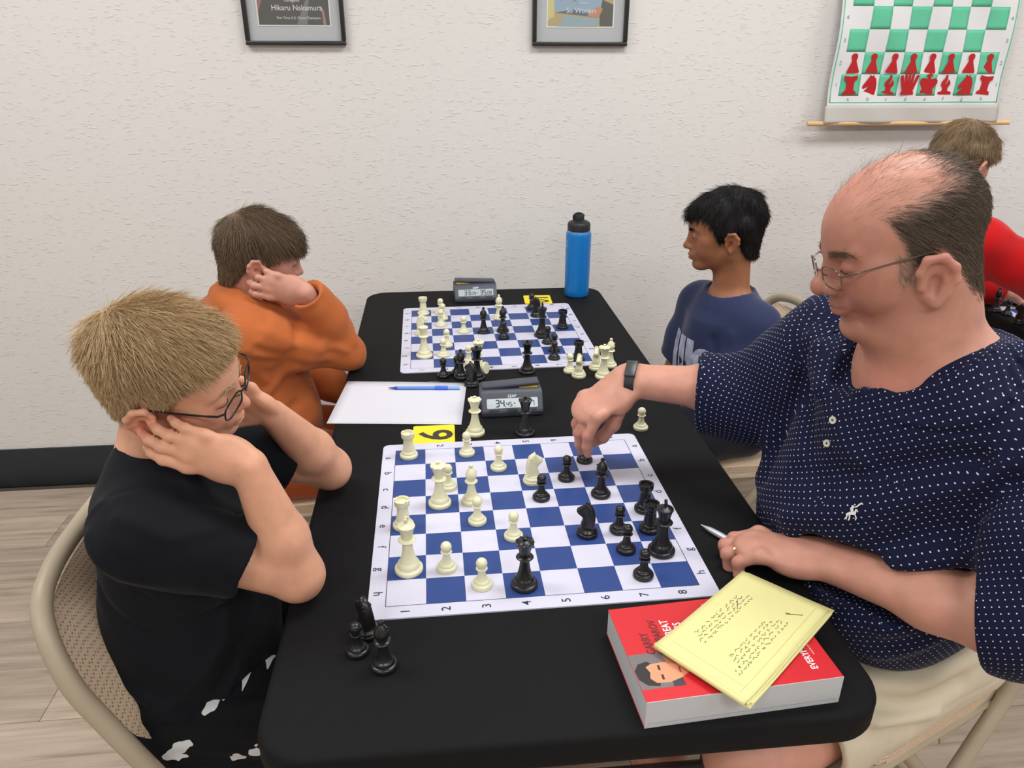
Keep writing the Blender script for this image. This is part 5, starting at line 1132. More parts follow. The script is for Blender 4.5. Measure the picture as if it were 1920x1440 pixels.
def man_polo():
    h = Head((.590, .906, 1.236), (-.935, .115, -.315), roll=.03, s=.965, ear=1.14, fw=1.04, fz=.99, nose=1.24, mid=.010, eo=(.010, -.006), fat=1., brow=1.0, lid=-.0035)
    fw = unit((-.91, -.41, 0)); rt = A3(-.41, .91, 0); up = A3(0, 0, 1); pv = A3(.80, 1.04, .55); sc = A3(.700, .900, 1.045)
    S = Sculpt(); h.build(S); nk = A3(.672, .905, 1.075)
    S.cap(h.L(0, -.030, -.05), nk, .060, .066, .03); S.cap(h.L(0, -.005, -.085), nk + fw * .035 + A3(0, 0, -.01), .052, .058, .03)
    T3 = np.stack([rt, fw, up], 1)
    S.ell(sc - up * .10, (.165, .10, .16), T3, k=.05); S.ell((sc + pv) / 2 + fw * .03, (.15, .12, .2), T3, k=.06); S.ell(pv, (.17, .13, .10), T3, k=.05)
    ls, le, lw = sc - rt * .185 - up * .01, A3(.697, .698, .796), A3(.545, .854, .786); rs, re, rw = sc + rt * .185, A3(.545, 1.135, .925), A3(.338, 1.232, .914)
    for a, b, c in ((ls, le, lw), (rs, re, rw)):
        S.cap(nk - up * .03, a, .055, .060, .05); S.cap(a, b, .056, .046, .02); m = b + (c - b) * .35; S.cap(b, m, .045, .0455, .015); S.slab(m, c, np.cross(c - m, A3(0, 0, 1)), .0455, .0345, .82, .02)
    S.cap(nk - up * .02, sc - up * .06 + fw * .05, .055, .08, .05)
    for q, kn in ((-1, A3(.43, .765, .515)), (1, A3(.36, .98, .515))):
        hp = pv + rt * q * .10; S.cap(hp, kn, .092, .066, .04); S.cap(kn, A3(kn[0] + .03, kn[1] + .01, .10), .060, .040, .02); S.slab(A3(kn[0] + .03, kn[1] + .01, .05), A3(kn[0] - .14, kn[1] - .04, .035), (0, 1, 0), .045, .038, .7, .02)
    # left hand: loose fist on the table around the silver pen; right hand: pinching the pawn
    fl = hand(S, lw, A3(-.088, .052, -.006), A3(.10, .05, 1), 1, 1.12, ((.45, 1.25, .8), (.42, 1.3, .9), (.45, 1.3, .9), (.5, 1.2, .9)), (.05, .0, -.03, -.08), ((.85, .35, -.45), (.9, .0, -.4), (.85, -.35, -.3)), wr_r=.032)
    fr = hand(S, rw, A3(-.095, -.030, -.050), A3(-.40, -.30, .86), -1, 1.06, ((.70, .45, .20), (.76, .48, .22), (.84, .48, .24), (.95, .5, .25)), (.0, -.02, -.03, -.05), A3(.277, 1.240, .783), wr_r=.033)
    base = srgb(201, 145, 125); red = srgb(178, 104, 92); grey = srgb(146, 98, 85)
    sp = face_spots(h, srgb(150, 86, 80), red) + [(p[2], .02, red, .35) for p in fl + fr] + [(h.F(q * .03, .07, -.085), .03, grey, .35) for q in (-1, 1)] + [(h.F(0, .085, -.058), .02, grey, .35), (h.L(0, .05, -.03), .13, srgb(158, 103, 87), .75), (h.L(0, .05, .09), .07, srgb(186, 122, 106), .5), (sc + fw * .09, .09, srgb(184, 116, 98), .6)]  # the broad darker tone over the face is shade painted into the skin colour
    mline = [-.085, -.080, -.066, -.020, .014, -.016, .000, .038, .062, .09, .12, .14]
    def sm(q): return hair_mask(q, mline, .012)
    def bald(q):                           # thinning crown and forehead
        top = smooth(.088, .062, q[:, 2] + .18 * (q[:, 1] + .07)); side = smooth(.040, .062, np.abs(q[:, 0])); back = smooth(-.02, -.075, q[:, 1]); return sm(q) * (1 - ((np.abs(q[:, 0]) > .0735) & (q[:, 1] > -.040) & (q[:, 1] < .034) & (q[:, 2] > -.085) & (q[:, 2] < .010))) * np.clip(np.maximum(top * np.maximum(side, back), back * .7), 0, 1)
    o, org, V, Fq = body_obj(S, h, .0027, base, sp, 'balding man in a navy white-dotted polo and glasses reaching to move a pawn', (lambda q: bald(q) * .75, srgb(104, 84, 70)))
    h.eyeballs(o, (.10, .12, .13), look=(.2, 1.2, .74))
    HM = hair_material('hair_greying', srgb(62, 50, 40), srgb(132, 118, 102), .45)
    q = h.loc(V); near = (np.linalg.norm(q, axis=1) < .16)
    def comb(q): d = np.stack([q[:, 0] * .2, -np.ones(len(q)) * .75, -.55 * np.ones(len(q)) - .6 * smooth(-.03, -.1, q[:, 1])], 1); d[:, 2] += 1.1 * smooth(.05, .09, q[:, 2]); return d
    hp = hair_on(h, V, Fq, bald(q) * near, 24000, comb, lambda q: .014 + .006 * smooth(.0, .05, q[:, 2]), .00022, HM, o, org, lift=.07, droop=.05, wav=.07, seed=6); hp.name = 'hair'
    HG = hair_material('hair_wisps', srgb(120, 104, 88), srgb(188, 176, 160), .45)
    wis = near * smooth(.045, .075, q[:, 2]) * smooth(.085, .03, q[:, 1]) * (np.abs(q[:, 0]) < .07)
    w = hair_on(h, V, Fq, wis, 900, lambda q: np.stack([q[:, 0] * 4, -.8 * np.ones(len(q)), .1 * np.ones(len(q))], 1), .020, .00013, HG, hp, org, lift=.30, droop=.04, wav=.22, seed=7); w.name = 'hair_wisps'
    sb = near * smooth(.045, .06, np.abs(q[:, 0])) * ((np.abs(q[:, 0]) < .0745) & (q[:, 1] > .012) & (q[:, 1] < .034) & (q[:, 2] < .012) & (q[:, 2] > -.030))
    w = hair_on(h, V, Fq, sb * 1., 600, lambda q: np.stack([q[:, 0] * 0, -.3 * np.ones(len(q)), -np.ones(len(q))], 1), .010, .00018, HG, hp, org, lift=.15, seed=8); w.name = 'sideburns'; tag(w, kind='stuff')
    brows(h, hair_material('brow_brown', srgb(96, 72, 56), srgb(140, 112, 90)), o, org, 240, 1.3); lashes(h, LASH, o, org)
    glasses(h, o, org, mat('glasses_bronze', srgb(128, 116, 104), .25, metal=.9), glass('lens_clear', (.96, .97, .97)), .0225, .0150, .002, True, -.004)
    # ring, watch
    p1, p2 = fl[2][1], fl[2][2]; c = p1 + (p2 - p1) * .55; d = unit(p2 - p1); a = unit(np.cross(d, (0, 0, 1))); b_ = np.cross(d, a)
    bm = bmesh.new()
    for off in (-.0026, 0, .0026): add_tube(bm, [tuple(c + d * off + (a * math.cos(t) + b_ * math.sin(t)) * .0122 - org) for t in np.linspace(0, 2 * math.pi, 29)[:-1]], .0014 if off else .0018, 6, closed=True)
    obj('ring', bm, mat('ring_gold', srgb(214, 176, 140), .22, metal=1.), o)
    d = unit(re - rw); c = rw + d * .006; a = unit(np.cross(d, (0, 0, 1))); b_ = np.cross(d, a); bm = bmesh.new(); BKW = mat('band_black', srgb(28, 29, 31), .5)
    n_ = 40; ring = []
    for i in range(n_):
        t = 2 * math.pi * i / n_; ca, sa = math.cos(t), math.sin(t); r_ = (.0385, .0335); ring.append([bm.verts.new(tuple(c + d * o_ + (a * ca * (r_[0] + e) + b_ * sa * (r_[1] + e)) - org)) for o_, e in ((-.0085, 0), (-.0085, .002), (.0085, .002), (.0085, 0))])
    for i in range(n_):
        A, B = ring[i], ring[(i + 1) % n_]
        for k in range(4): bm.faces.new((A[k], A[(k + 1) % 4], B[(k + 1) % 4], B[k]))
    bd = obj('wrist_band', bm, BKW, o)
    nrm = A3(-.30, -.42, .86); nrm = unit(nrm - d * (nrm @ d)); x_ = unit(np.cross(nrm, d)); bm = bmesh.new()
    M = Matrix(np.column_stack([x_, np.cross(nrm, x_), nrm]).tolist()); add_box(bm, tuple(c + nrm * .0345 - org), (.0175, .0100, .0042), .0022, 3, M); obj('tracker_face', bm, mat('band_screen', srgb(60, 62, 62), .3), bd)
    # polo shirt
    P = Sculpt(); ch = sc - up * .12
    P.ell(ch, (.195, .128, .19), T3, k=.05); be = (sc + pv) / 2 - up * .02 + fw * .085; P.ell(be, (.190, .178, .235), T3, k=.06); P.ell(pv + up * .10 + fw * .03, (.19, .165, .115), T3, k=.06)
    P.cap(nk - up * .06, nk - up * .03, .115, .085, .05)
    for a, b, c, sd in ((ls, le, lw, -1), (rs, re, rw, 1)):
        P.cap(nk + rt * sd * .05 - up * .045, a - up * .006, .072, .074, .05)
        if sd > 0: P.sub(sleeve([a - up * .008, a + (b - a) * .5 - up * .008, b + (a - b) * .02 - up * .012, b + (c - b) * .44 - up * .010], [.076, .080, .076, .068], .86, .03), .035)
        else: P.sub(sleeve([a - up * .008, a + (b - a) * .5 - up * .004, b + A3(.014, -.004, .02), b + (c - b) * .10 + A3(.01, 0, .012)], [.076, .082, .080, .076], .84, .03, .02), .035)
    P.add(lambda Q: np.where((Q[:, 2] < .80) & (Q[:, 1] < 1.25), .531 - Q[:, 0], -1.), [-9] * 3, [9] * 3, .004, 'i'); hem = pv[2] + .062; P.add(lambda Q: hem + .01 * np.sin(Q[:, 1] * 18) - Q[:, 2], [-9] * 3, [9] * 3, .006, 'i')
    P0 = Sculpt(); P0.ops = list(P.ops); vb, v1, v2 = settle(P0, [sc + fw * .125 - up * .022 + rt * .060, nk + fw * .085 + rt * .056 - up * .020, nk + fw * .080 + rt * .062 - up * .045], .002)      # bottom of the open collar
    def neck_cut(S):
        S.ell(nk + up * .040, (.068, .074, .060), T3, k=.008, mode='s'); S.chain([nk + fw * .045 + rt * .026 + up * .020, v1, v2, vb], [.053, .027, .017, .006], .005, 's')
    for q in (-1, 1):                                                # collar leaves lying on the shirt
        inn = spline([nk - fw * .074 + rt * q * .01 + up * .020, nk + rt * q * .074 - fw * .02 + up * .006, nk + fw * .055 + rt * (q * .058 + .020) - up * .024, vb + rt * q * .010 + up * .010], 6)
        out = spline([nk - fw * .105 + rt * q * .01 - up * .010, nk + rt * q * .118 - fw * .02 - up * .022, nk + fw * .065 + rt * (q * .105 + .02) - up * .050, vb + rt * q * (.082 if q < 0 else .045) - up * .012], 6)
        inn = settle(P0, inn, .003); out = settle(P0, out, .004)
        for i in range(len(inn) - 1):
            for t in (0., .5): a_, b_2 = inn[i] + (inn[i + 1] - inn[i]) * t, out[i] + (out[i + 1] - out[i]) * t; P.cap(a_, (a_ + b_2) / 2, .0052, .0050, .004); P.cap((a_ + b_2) / 2, b_2, .0050, .0046, .003)
    neck_cut(P)
    folds(P, (([vb + rt * (.016 + .14 * t) - up * (.02 + 1.0 * t) for t in (0, .04, .08, .12, .16)], -.003),), 1., .004)
    F3 = lambda r_, f_, u_: sc + rt * r_ + fw * f_ + up * (u_ + .09)
    folds(P, (([F3(-.19, .05, -.10), F3(-.06, .14, -.21), F3(.08, .17, -.31)], .008), ([F3(-.20, .03, -.15), F3(-.08, .14, -.26), F3(.06, .18, -.36)], -.008), ([F3(-.20, .02, -.20), F3(-.08, .15, -.31), F3(.05, .19, -.41)], .009), ([F3(-.20, .02, -.25), F3(-.09, .15, -.36), F3(.04, .19, -.46)], -.008), ([F3(-.12, .12, -.13), F3(0, .15, -.20), F3(.1, .15, -.25)], -.007),
              ([F3(.17, .10, -.06), F3(.08, .14, -.14), F3(-.02, .16, -.20)], .006), ([F3(.18, .10, -.12), F3(.10, .15, -.20), F3(.04, .16, -.25)], -.006), ([F3(-.20, .0, -.30), F3(-.08, .15, -.41)], .008), ([F3(-.21, -.02, -.04), F3(-.16, .07, -.15)], -.008), ([F3(.19, .06, -.14), F3(.17, .12, -.30)], -.007), ([F3(.21, .04, -.14), F3(.20, .10, -.32)], .006),
              ([F3(-.17, .04, -.36), F3(-.08, .15, -.47)], .007)), 1.9, .0150)
    wrinkle(P, (.40, .60, .58), (1.0, 1.35, 1.12), 21, .0058, 12); wrinkle(P, (.45, .95, .85), (.72, 1.3, 1.12), 38, .0035, 3)
    P.cap(le + (lw - le) * .12 - up * .004, lw, .050, .044, .018, 's')          # the shirt gives way to the forearm
    ax = (pv + sc) / 2
    def uvf(V, Fq):
        C = V[Fq]; cen = C.mean(1); best = np.full(len(Fq), 1e9); uv = np.zeros(C.shape[:2] + (2,))
        rel = C - ax; r_, f_ = rel @ rt, rel @ fw; ang = np.arctan2(r_, f_); cut_ = np.arctan2((cen - ax) @ rt, (cen - ax) @ fw)
        ang = np.where(ang - cut_[:, None] > 3, ang - 2 * math.pi, np.where(ang - cut_[:, None] < -3, ang + 2 * math.pi, ang))
        uv[..., 0] = ang * .185; uv[..., 1] = rel[..., 2]
        FN = normals(V, Fq)[Fq].mean(1); rc = (cen - ax) - np.outer((cen - ax) @ up, up); rc /= np.linalg.norm(rc, axis=1, keepdims=True); side = np.abs((FN * np.cross(rc, up)).sum(1)) > .74; uv[side, :, 0] = np.linalg.norm(rel[..., :2], axis=2)[side]
        topm = FN[:, 2] > .72; uv[topm, :, 0] = r_[topm]; uv[topm, :, 1] = f_[topm]
        for a, b in ((ls, le), (rs, re)):
            d = unit(b - a); t = (cen - a) @ d; dist = np.sqrt((np.cross(cen - a, d) ** 2).sum(1)); mk = (t > .035) & (dist < .115) & (np.abs((cen - sc) @ rt) > .15)
            w1 = unit(np.cross(d, A3(.3, .2, 1))); w2 = np.cross(d, w1); rr = C - a; an = np.arctan2(rr @ w1, rr @ w2); c0_ = np.arctan2((cen - a) @ w1, (cen - a) @ w2)[:, None]
            an = np.where(an - c0_ > 3, an - 2 * math.pi, np.where(an - c0_ < -3, an + 2 * math.pi, an)); uv[mk, :, 0] = (an * .085)[mk]; uv[mk, :, 1] = (rr @ d)[mk]
        return uv
    po = cloth('polo_shirt', P, .0036, dots_material(), o, org, 2, uvf)
    # surface finder for the small things sewn on the shirt front
    PV = np.array([v.co for v in po.data.vertices]) + org; PN = None
    def onshirt(r_, u_):
        p0 = sc + rt * r_ + up * u_; dd = PV - p0; al = dd @ fw; off = np.sqrt(np.maximum((dd ** 2).sum(1) - al ** 2, 0)); ok = (al > 0) & (off < .012); i = np.where(ok)[0]
        return PV[i[np.argmax(al[i])]] if len(i) else p0 + fw * .17
    for r_, u_ in ((.058, -.042), (.076, -.090)):
        c = onshirt(r_, u_); n_ = unit(fw + up * .25); bm = bmesh.new(); x_ = unit(np.cross(up, n_)); M = Matrix(np.column_stack([x_, np.cross(n_, x_), n_]).tolist())
        add_lathe(bm, [(0, 0), (.0052, 0), (.0056, .0010), (.0052, .0020), (.0034, .0016), (.0010, .0014), (0, .0014)], 18, tuple(c + n_ * .001 - org), M); bt = obj('button', bm, mat('button_pearl', srgb(206, 204, 190), .3), po)
        bm = bmesh.new(); add_lathe(bm, [(0, .0016), (.0014, .0016), (.0014, .0022), (0, .0022)], 8, tuple(c + n_ * .001 - org), M); obj('thread', bm, mat('thread_dark', srgb(40, 42, 60), .8), bt)
    c = onshirt(-.020, -.150); n_ = unit(fw * .95 - rt * .2 + up * .25); R_ = unit(np.cross(up, n_)); U_ = np.cross(n_, R_); bm = bmesh.new()
    emb = [[(-7, -1), (-4, 1), (0, 1.5), (4, 2.5), (6, 6), (8, 5), (8.5, 3.5), (6.5, 3), (6, 0), (4, -1.5), (-1, -1.5), (-6, -3)], [(-6, -2), (-4, -2), (-6, -6), (-9, -8), (-9.5, -7), (-7.5, -5)], [(-3, -1), (-1, -1), (-2, -7), (-4, -9), (-4.8, -8), (-3.4, -6)], [(4, -1), (5.5, -1), (7, -5), (5, -8), (4.2, -7.4), (5.4, -5)], [(0, 1), (3, 1.5), (3, 6), (4.5, 8), (3.5, 10), (1.5, 9.8), (1, 8), (-1, 6)], [(2, 6.5), (8, 8), (15, 13), (14.5, 14), (12, 13), (7, 9), (2, 7.6)]]
    R2 = Vector(R_) * .94 + Vector(U_) * .34; U2 = Vector(U_) * .94 - Vector(R_) * .34
    for k, l in enumerate(emb): plate(bm, [(x * .00105, y * .00115) for x, y in l], tuple(c + n_ * (.0018 + .00004 * k) - org), R2, U2, .0004)
    link('rider_emblem', bm_mesh(bm, 'rider_emblem', False), mat('thread_white', srgb(228, 228, 232), .7), po)
    # shorts
    K = Sculpt(); K.ell(pv, (.185, .150, .115), T3, k=.05)
    for q, kn in ((-1, A3(.43, .765, .515)), (1, A3(.36, .98, .515))):
        hp = pv + rt * q * .105; e = hp + (kn - hp) * .80; d = unit(kn - hp); K.sub(sleeve([hp, e], [.112, .098], .86, .04), .04)
        K.crease([e - d * .03 + (rt * math.cos(t) + up * math.sin(t)) * .098 for t in np.linspace(0, 2 * math.pi, 14)], -.002, .003)
    G = lambda t, r_, u_: pv - rt * .105 + fw * t + rt * r_ + up * u_
    folds(K, (([G(.03, -.05, .11), G(.13, -.04, .105), G(.26, .01, .09)], .008), ([G(.05, -.08, .09), G(.16, -.07, .085), G(.28, -.02, .09)], -.009), ([G(.08, -.1, .06), G(.2, -.09, .055), G(.30, -.05, .08)], .009), ([G(.12, -.11, .03), G(.22, -.10, .03), G(.31, -.07, .06)], -.009), ([G(.0, -.02, .12), G(.08, .0, .115), G(.2, .05, .09)], -.008), ([G(.18, -.11, .0), G(.3, -.1, .03)], .008), ([G(.16, -.03, .1), G(.3, .0, .09)], .007), ([G(.22, -.11, -.02), G(.34, -.09, .03)], -.008)), 1.7, .0115)
    folds(K, (([G(-.12, -.112, .02), G(.0, -.118, .0), G(.15, -.115, -.01), G(.3, -.1, -.02)], -.0025),), 1., .0035)
    wrinkle(K, (.4, .6, .42), (1.05, 1.3, .68), 34, .003, 4); cloth('shorts', K, .0038, knit('khaki', srgb(208, 196, 172), .8, .1, 800, .0004), o, org)
man_polo()
# ---------- boy in the orange hoodie, back left
def boy_orange():
    h = Head((-.402, 1.752, 1.030), (.96, .20, -.20), roll=.06, s=.865, fw=.95, fz=.88, nose=.84, brow=.6, lid=-.003)
    S = Sculpt(); h.build(S); nk = A3(-.428, 1.752, .925); S.cap(h.L(0, -.030, -.055), nk, .046, .049, .03)
    rs, re, rw = A3(-.430, 1.640, .880), A3(-.232, 1.755, .792), A3(-.298, 1.670, .964); ls, le, lw = A3(-.440, 1.880, .88), A3(-.38, 1.97, .66), A3(-.24, 1.90, .60)
    S.ell((-.43, 1.755, .80), (.085, .12, .14), k=.04); S.ell((-.42, 1.755, .60), (.10, .13, .16), k=.05)
    for a, b, c in ((rs, re, rw), (ls, le, lw)):
        S.cap(nk - A3(0, 0, .04), a, .05, .045, .03); S.cap(a, b, .042, .035, .02); S.cap(b, c, .035, .0195, .015)
    for y0 in (1.68, 1.83): S.cap((-.40, y0, .52), (.0, y0 - .01, .50), .074, .054, .03); S.cap((.0, y0, .50), (.02, y0, .10), .05, .035, .02); S.slab((.0, y0, .055), (.12, y0, .04), (0, 1, 0), .036, .032, .7, .02)
    f1 = hand(S, rw, A3(-.076, -.004, .022), A3(-.15, -.96, .10), -1, .84, ((.12, .80, .6), (.10, .85, .6), (.14, .85, .6), (.20, .85, .55)), (.08, .02, -.03, -.09), ((.8, .35, -.45), (.85, .1, -.45), (.9, -.1, -.35)), wr_r=.021)
    hand(S, lw, A3(.07, -.05, -.01), A3(0, 0, 1), 1, .78, ((.3, .5, .3),) * 4)
    base = srgb(198, 144, 124); red = srgb(190, 114, 102)
    o, org, V, Fq = body_obj(S, h, .003, base, face_spots(h, srgb(176, 104, 96), red) + [(p[-1], .014, red, .35) for p in f1], 'brown-haired boy in an orange hoodie leaning his cheek on his fist', (lambda q: hair_mask(q, KID), srgb(96, 76, 58)))
    h.eyeballs(o, (.10, .12, .12), look=(.1, 1.95, .74))
    HM = hair_material('hair_brown', srgb(78, 62, 48), srgb(142, 118, 92), .5); line = [-.082, -.080, -.060, -.020, .016, .012, .004, .012, .028, .032, .030, .030]
    hc, HV, HF = Hair().cap(h, line, (.005, .008, .006), HM, o, org, clump=(80, .003), seed=5, top=[((0, .0, .045), (.068, .086, .071))], res=.0035)
    def comb(q): d = q - np.array([.0, -.075, .095]); d /= np.linalg.norm(d, axis=1, keepdims=True) + 1e-6; d[:, 2] -= .35; return d
    hair_on(h, HV, HF, hair_mask(h.loc(HV), [v + .002 for v in line], .006), 14000, comb, lambda q: .016 + .020 * smooth(.0, .07, q[:, 2]), .00030, HM, hc, org, lift=.16, droop=.12, wav=.13, seed=9)
    brows(h, HM, o, org, 140); lashes(h, LASH, o, org)
    T = Sculpt(); T.ell((-.440, 1.755, .80), (.110, .150, .150), k=.04); T.ell((-.430, 1.755, .62), (.122, .152, .18), k=.05)
    T.cap(nk - A3(0, 0, .06), nk - A3(0, 0, .02), .10, .075, .04)
    T.cap(nk - A3(0, .05, .05), rs, .066, .066, .04); T.cap(nk + A3(0, .05, -.05), ls, .066, .066, .04)
    T.sub(sleeve([rs, rs + (re - rs) * .5 - A3(0, 0, .008), re + A3(-.004, .0, .000), re + (rw - re) * .5 + A3(.004, 0, .004), re + (rw - re) * .99], [.062, .058, .047, .045, .039], .70, .02), .025)
    T.sub(sleeve([ls, ls + (le - ls) * .5, le, le + (lw - le) * .5, lw], [.064, .062, .056, .048, .038], .80, .02), .025)
    T.ell(nk + A3(.012, 0, .034), (.060, .064, .056), k=.008, mode='s')
    T.chain([nk + A3(-.006 + .082 * math.cos(a) + .012, .088 * math.sin(a), -.012 - .030 * math.cos(a) - (.014 if math.cos(a) > .8 else 0)) for a in np.linspace(.12, 2 * math.pi - .12, 18)], [.016] + [.019] * 16 + [.016], .012)       # hood gathered round the neck
    T.chain([nk + A3(-.08, -.055, -.02), nk + A3(-.105, 0, -.03), nk + A3(-.08, .055, -.02)], [.028, .034, .028], .02)
    T.crease([nk + A3(.085, -.02, -.05), nk + A3(.09, -.012, -.14)], -.006, .006)
    folds(T, (([rs + A3(.05, -.05, .03), rs + A3(.10, -.03, -.01), rs + A3(.16, .02, -.05)], .007), ([rs + A3(.03, -.06, -.01), rs + A3(.09, -.04, -.05)], -.007), ([re + A3(-.03, -.02, .03), re + A3(-.05, -.02, .09)], -.008), ([re + A3(.0, -.045, .02), re + A3(-.04, -.05, .06)], .006), ([re + A3(-.05, -.05, .0), re + A3(-.10, -.06, .03)], -.007), ([(-.32, 1.64, .70), (-.42, 1.60, .66)], -.009), ([(-.31, 1.66, .64), (-.40, 1.60, .58)], .009), ([(-.33, 1.63, .79), (-.40, 1.61, .74), (-.47, 1.62, .70)], .008),
                    ([rw + A3(.012, -.035, -.036), rw + A3(.045, -.02, -.012)], -.004), ([(-.33, 1.66, .88), (-.36, 1.62, .80)], -.007), ([rs + A3(.0, -.06, -.03), rs + A3(.07, -.06, -.07), re + A3(-.04, -.06, -.01)], -.007), ([rs + A3(.0, -.06, -.07), rs + A3(.05, -.06, -.11)], .007), ([re + A3(.02, -.03, .03), re + A3(-.02, -.01, .10)], .006)), 1., .0115)
    wrinkle(T, (-.6, 1.5, .5), (-.15, 2.0, 1.02), 30, .0065, 21); T.add(lambda P: .52 - P[:, 2], [-9] * 3, [9] * 3, .006, 'i')
    cloth('hoodie', T, .0036, knit('hoodie_orange', srgb(184, 101, 54), .9, .15, 600, .0006), o, org)
    K = Sculpt(); K.ell((-.42, 1.755, .53), (.13, .16, .09), k=.04)
    for y0 in (1.68, 1.83): K.cap((-.40, y0, .525), (-.02, y0 - .01, .508), .088, .076, .03); K.cap((-.02, y0 - .01, .508), (.02, y0, .18), .072, .055, .03)
    wrinkle(K, (-.5, 1.5, .1), (.1, 2.0, .65), 36, .004, 6); cloth('sweatpants', K, .0042, knit('pants_rust', srgb(178, 86, 44), .9, .4, 600, .0006), o, org)
boy_orange()
# ---------- boy in the navy shirt, back right
def boy_navy():
    h = Head((.716, 1.832, 1.048), (-.96, .24, -.13), roll=-.03, s=.875, fw=.95, fz=.90, nose=.92, brow=.7, lid=-.0035)
    S = Sculpt(); h.build(S); nk = A3(.752, 1.825, .883); S.cap(h.L(0, -.028, -.055), nk, .0445, .047, .03)
    fw = unit((-.93, -.36, 0)); rt = np.cross(fw, (0, 0, 1)); up = A3(0, 0, 1); T3 = np.stack([rt, fw, up], 1); sc = A3(.752, 1.825, .842); pv = A3(.775, 1.85, .53)
    ls, rs = sc - rt * .106 - up * .014, sc + rt * .106 - up * .014; le, lw = A3(.735, 1.675, .62), A3(.62, 1.70, .565); re, rw = A3(.675, 1.955, .63), A3(.60, 1.87, .565)
    S.ell(sc - up * .08, (.125, .085, .13), T3, k=.04); S.ell((sc + pv) / 2 - up * .03, (.12, .09, .17), T3, k=.05); S.ell(pv, (.13, .10, .08), T3, k=.04)
    for a, b, c in ((ls, le, lw), (rs, re, rw)):
        S.cap(nk - up * .03, a, .045, .042, .03); S.cap(a, b, .040, .033, .02); S.cap(b, c, .033, .022, .015); hand(S, c, (c - b) * .3 + A3(0, 0, -.004), A3(0, 0, 1), 1 if a is ls else -1, .78, ((.3, .4, .3),) * 4)
    for q in (-1, 1):
        hp = pv + rt * q * .08; kn = hp + fw * .36 - up * .02; S.cap(hp, kn, .072, .053, .03); S.cap(kn, kn + fw * .02 - up * .38, .05, .034, .02); f0 = kn + fw * .02 - up * .425; S.slab(f0 + up * .0, f0 + fw * .13 - up * .01, rt, .034, .03, .7, .02)
    base = srgb(158, 104, 72); red = srgb(144, 86, 62)
    o, org, V, Fq = body_obj(S, h, .003, base, face_spots(h, srgb(136, 78, 66), red), 'black-haired boy in a navy printed shirt with a thin cord at his neck', (lambda q: hair_mask(q, KID), srgb(24, 22, 22)))
    h.eyeballs(o, (.025, .014, .010), look=(.15, 1.95, .74))
    HM = hair_material('hair_black', srgb(13, 12, 13), srgb(34, 31, 31), .5, .3); line = [-.088, -.088, -.068, -.024, .012, -.018, -.026, .014, .040, .050, .050, .050]
    hc, HV, HF = Hair().cap(h, line, (.006, .010, .007), HM, o, org, clump=(70, .0060), seed=7, top=[((0, -.03, .05), (.071, .083, .070)), ((0, .035, .055), (.058, .055, .043))], res=.0035)
    def comb(q): d = q - np.array([.01, -.06, .11]); d /= np.linalg.norm(d, axis=1, keepdims=True) + 1e-6; d[:, 2] -= .45; return d
    hair_on(h, HV, HF, hair_mask(h.loc(HV), [v + .002 for v in line], .006), 12000, comb, lambda q: .014 + .012 * smooth(.0, .07, q[:, 2]), .00032, HM, hc, org, lift=.12, droop=.12, wav=.22, seed=11)
    brows(h, HM, o, org, 260, 1.2); lashes(h, LASH, o, org)
    bm = bmesh.new(); cord = spline([nk + rt * x + fw * y + up * z for x, y, z in ((0, -.058, .022), (-.054, -.022, .010), (-.055, .028, -.008), (-.022, .066, -.032), (.022, .066, -.032), (.055, .028, -.008), (.054, -.022, .010), (0, -.058, .022))], 6)
    add_tube(bm, [tuple(settle(S, p, .0008) - org) for p in cord], .0011, 6); obj('neck_cord', bm, mat('cord_brown', srgb(70, 38, 30), .7), o)
    T = Sculpt(); T.ell(sc - up * .085, (.120, .102, .145), T3, k=.04); T.ell((sc + pv) / 2 - up * .03, (.130, .112, .20), T3, k=.05); T.ell(pv + up * .03, (.148, .12, .09), T3, k=.05); T.cap(nk - up * .055, nk - up * .03, .085, .064, .04)
    for a, b, sd in ((ls, le, -1), (rs, re, 1)):
        T.cap(sc + rt * sd * .05 - up * .01, a, .056, .056, .04); T.sub(sleeve([a, a + (b - a) * .5, a + (b - a) * .82], [.056, .058, .060], .84), .03)
    T.ell(nk + up * .028 + fw * .006, (.060, .064, .050), T3, k=.008, mode='s'); T.chain([nk + rt * .064 * math.sin(a) + fw * (.064 * math.cos(a) + .006) - up * (.006 + .018 * math.cos(a)) for a in np.linspace(0, 2 * math.pi, 19)], [.0062] * 19, .006)
    for q in (-1, 1): T.crease([nk + rt * q * .06 - up * .02, sc + rt * q * .09 + fw * .06 - up * .08, sc + rt * q * .11 + fw * .04 - up * .14], -.003, .004)
    folds(T, (([sc - rt * .06 + fw * .1 - up * .05, sc - rt * .1 + fw * .09 - up * .16], -.009), ([sc - rt * .03 + fw * .11 - up * .12, sc - rt * .09 + fw * .09 - up * .24], .007), ([sc - rt * .10 + fw * .03 - up * .03, sc - rt * .14 - up * .12], .005), ([sc - rt * .04 + fw * .11 - up * .20, sc + rt * .05 + fw * .11 - up * .26], .006)), 1., .0115)
    T.add(lambda P: .52 - P[:, 2], [-9] * 3, [9] * 3, .006, 'i'); wrinkle(T, (.5, 1.6, .5), (1., 2.1, .95), 26, .0034, 31); to = cloth('t_shirt', T, .0036, knit('shirt_navy', srgb(44, 52, 84), .85, .25), o, org)
    # print of big cracked letters, wrapped over the chest
    PV = np.array([v.co for v in to.data.vertices]) + org; PN = normals(PV, np.array([p.vertices[:] for p in to.data.polygons]))
    tilt = .10
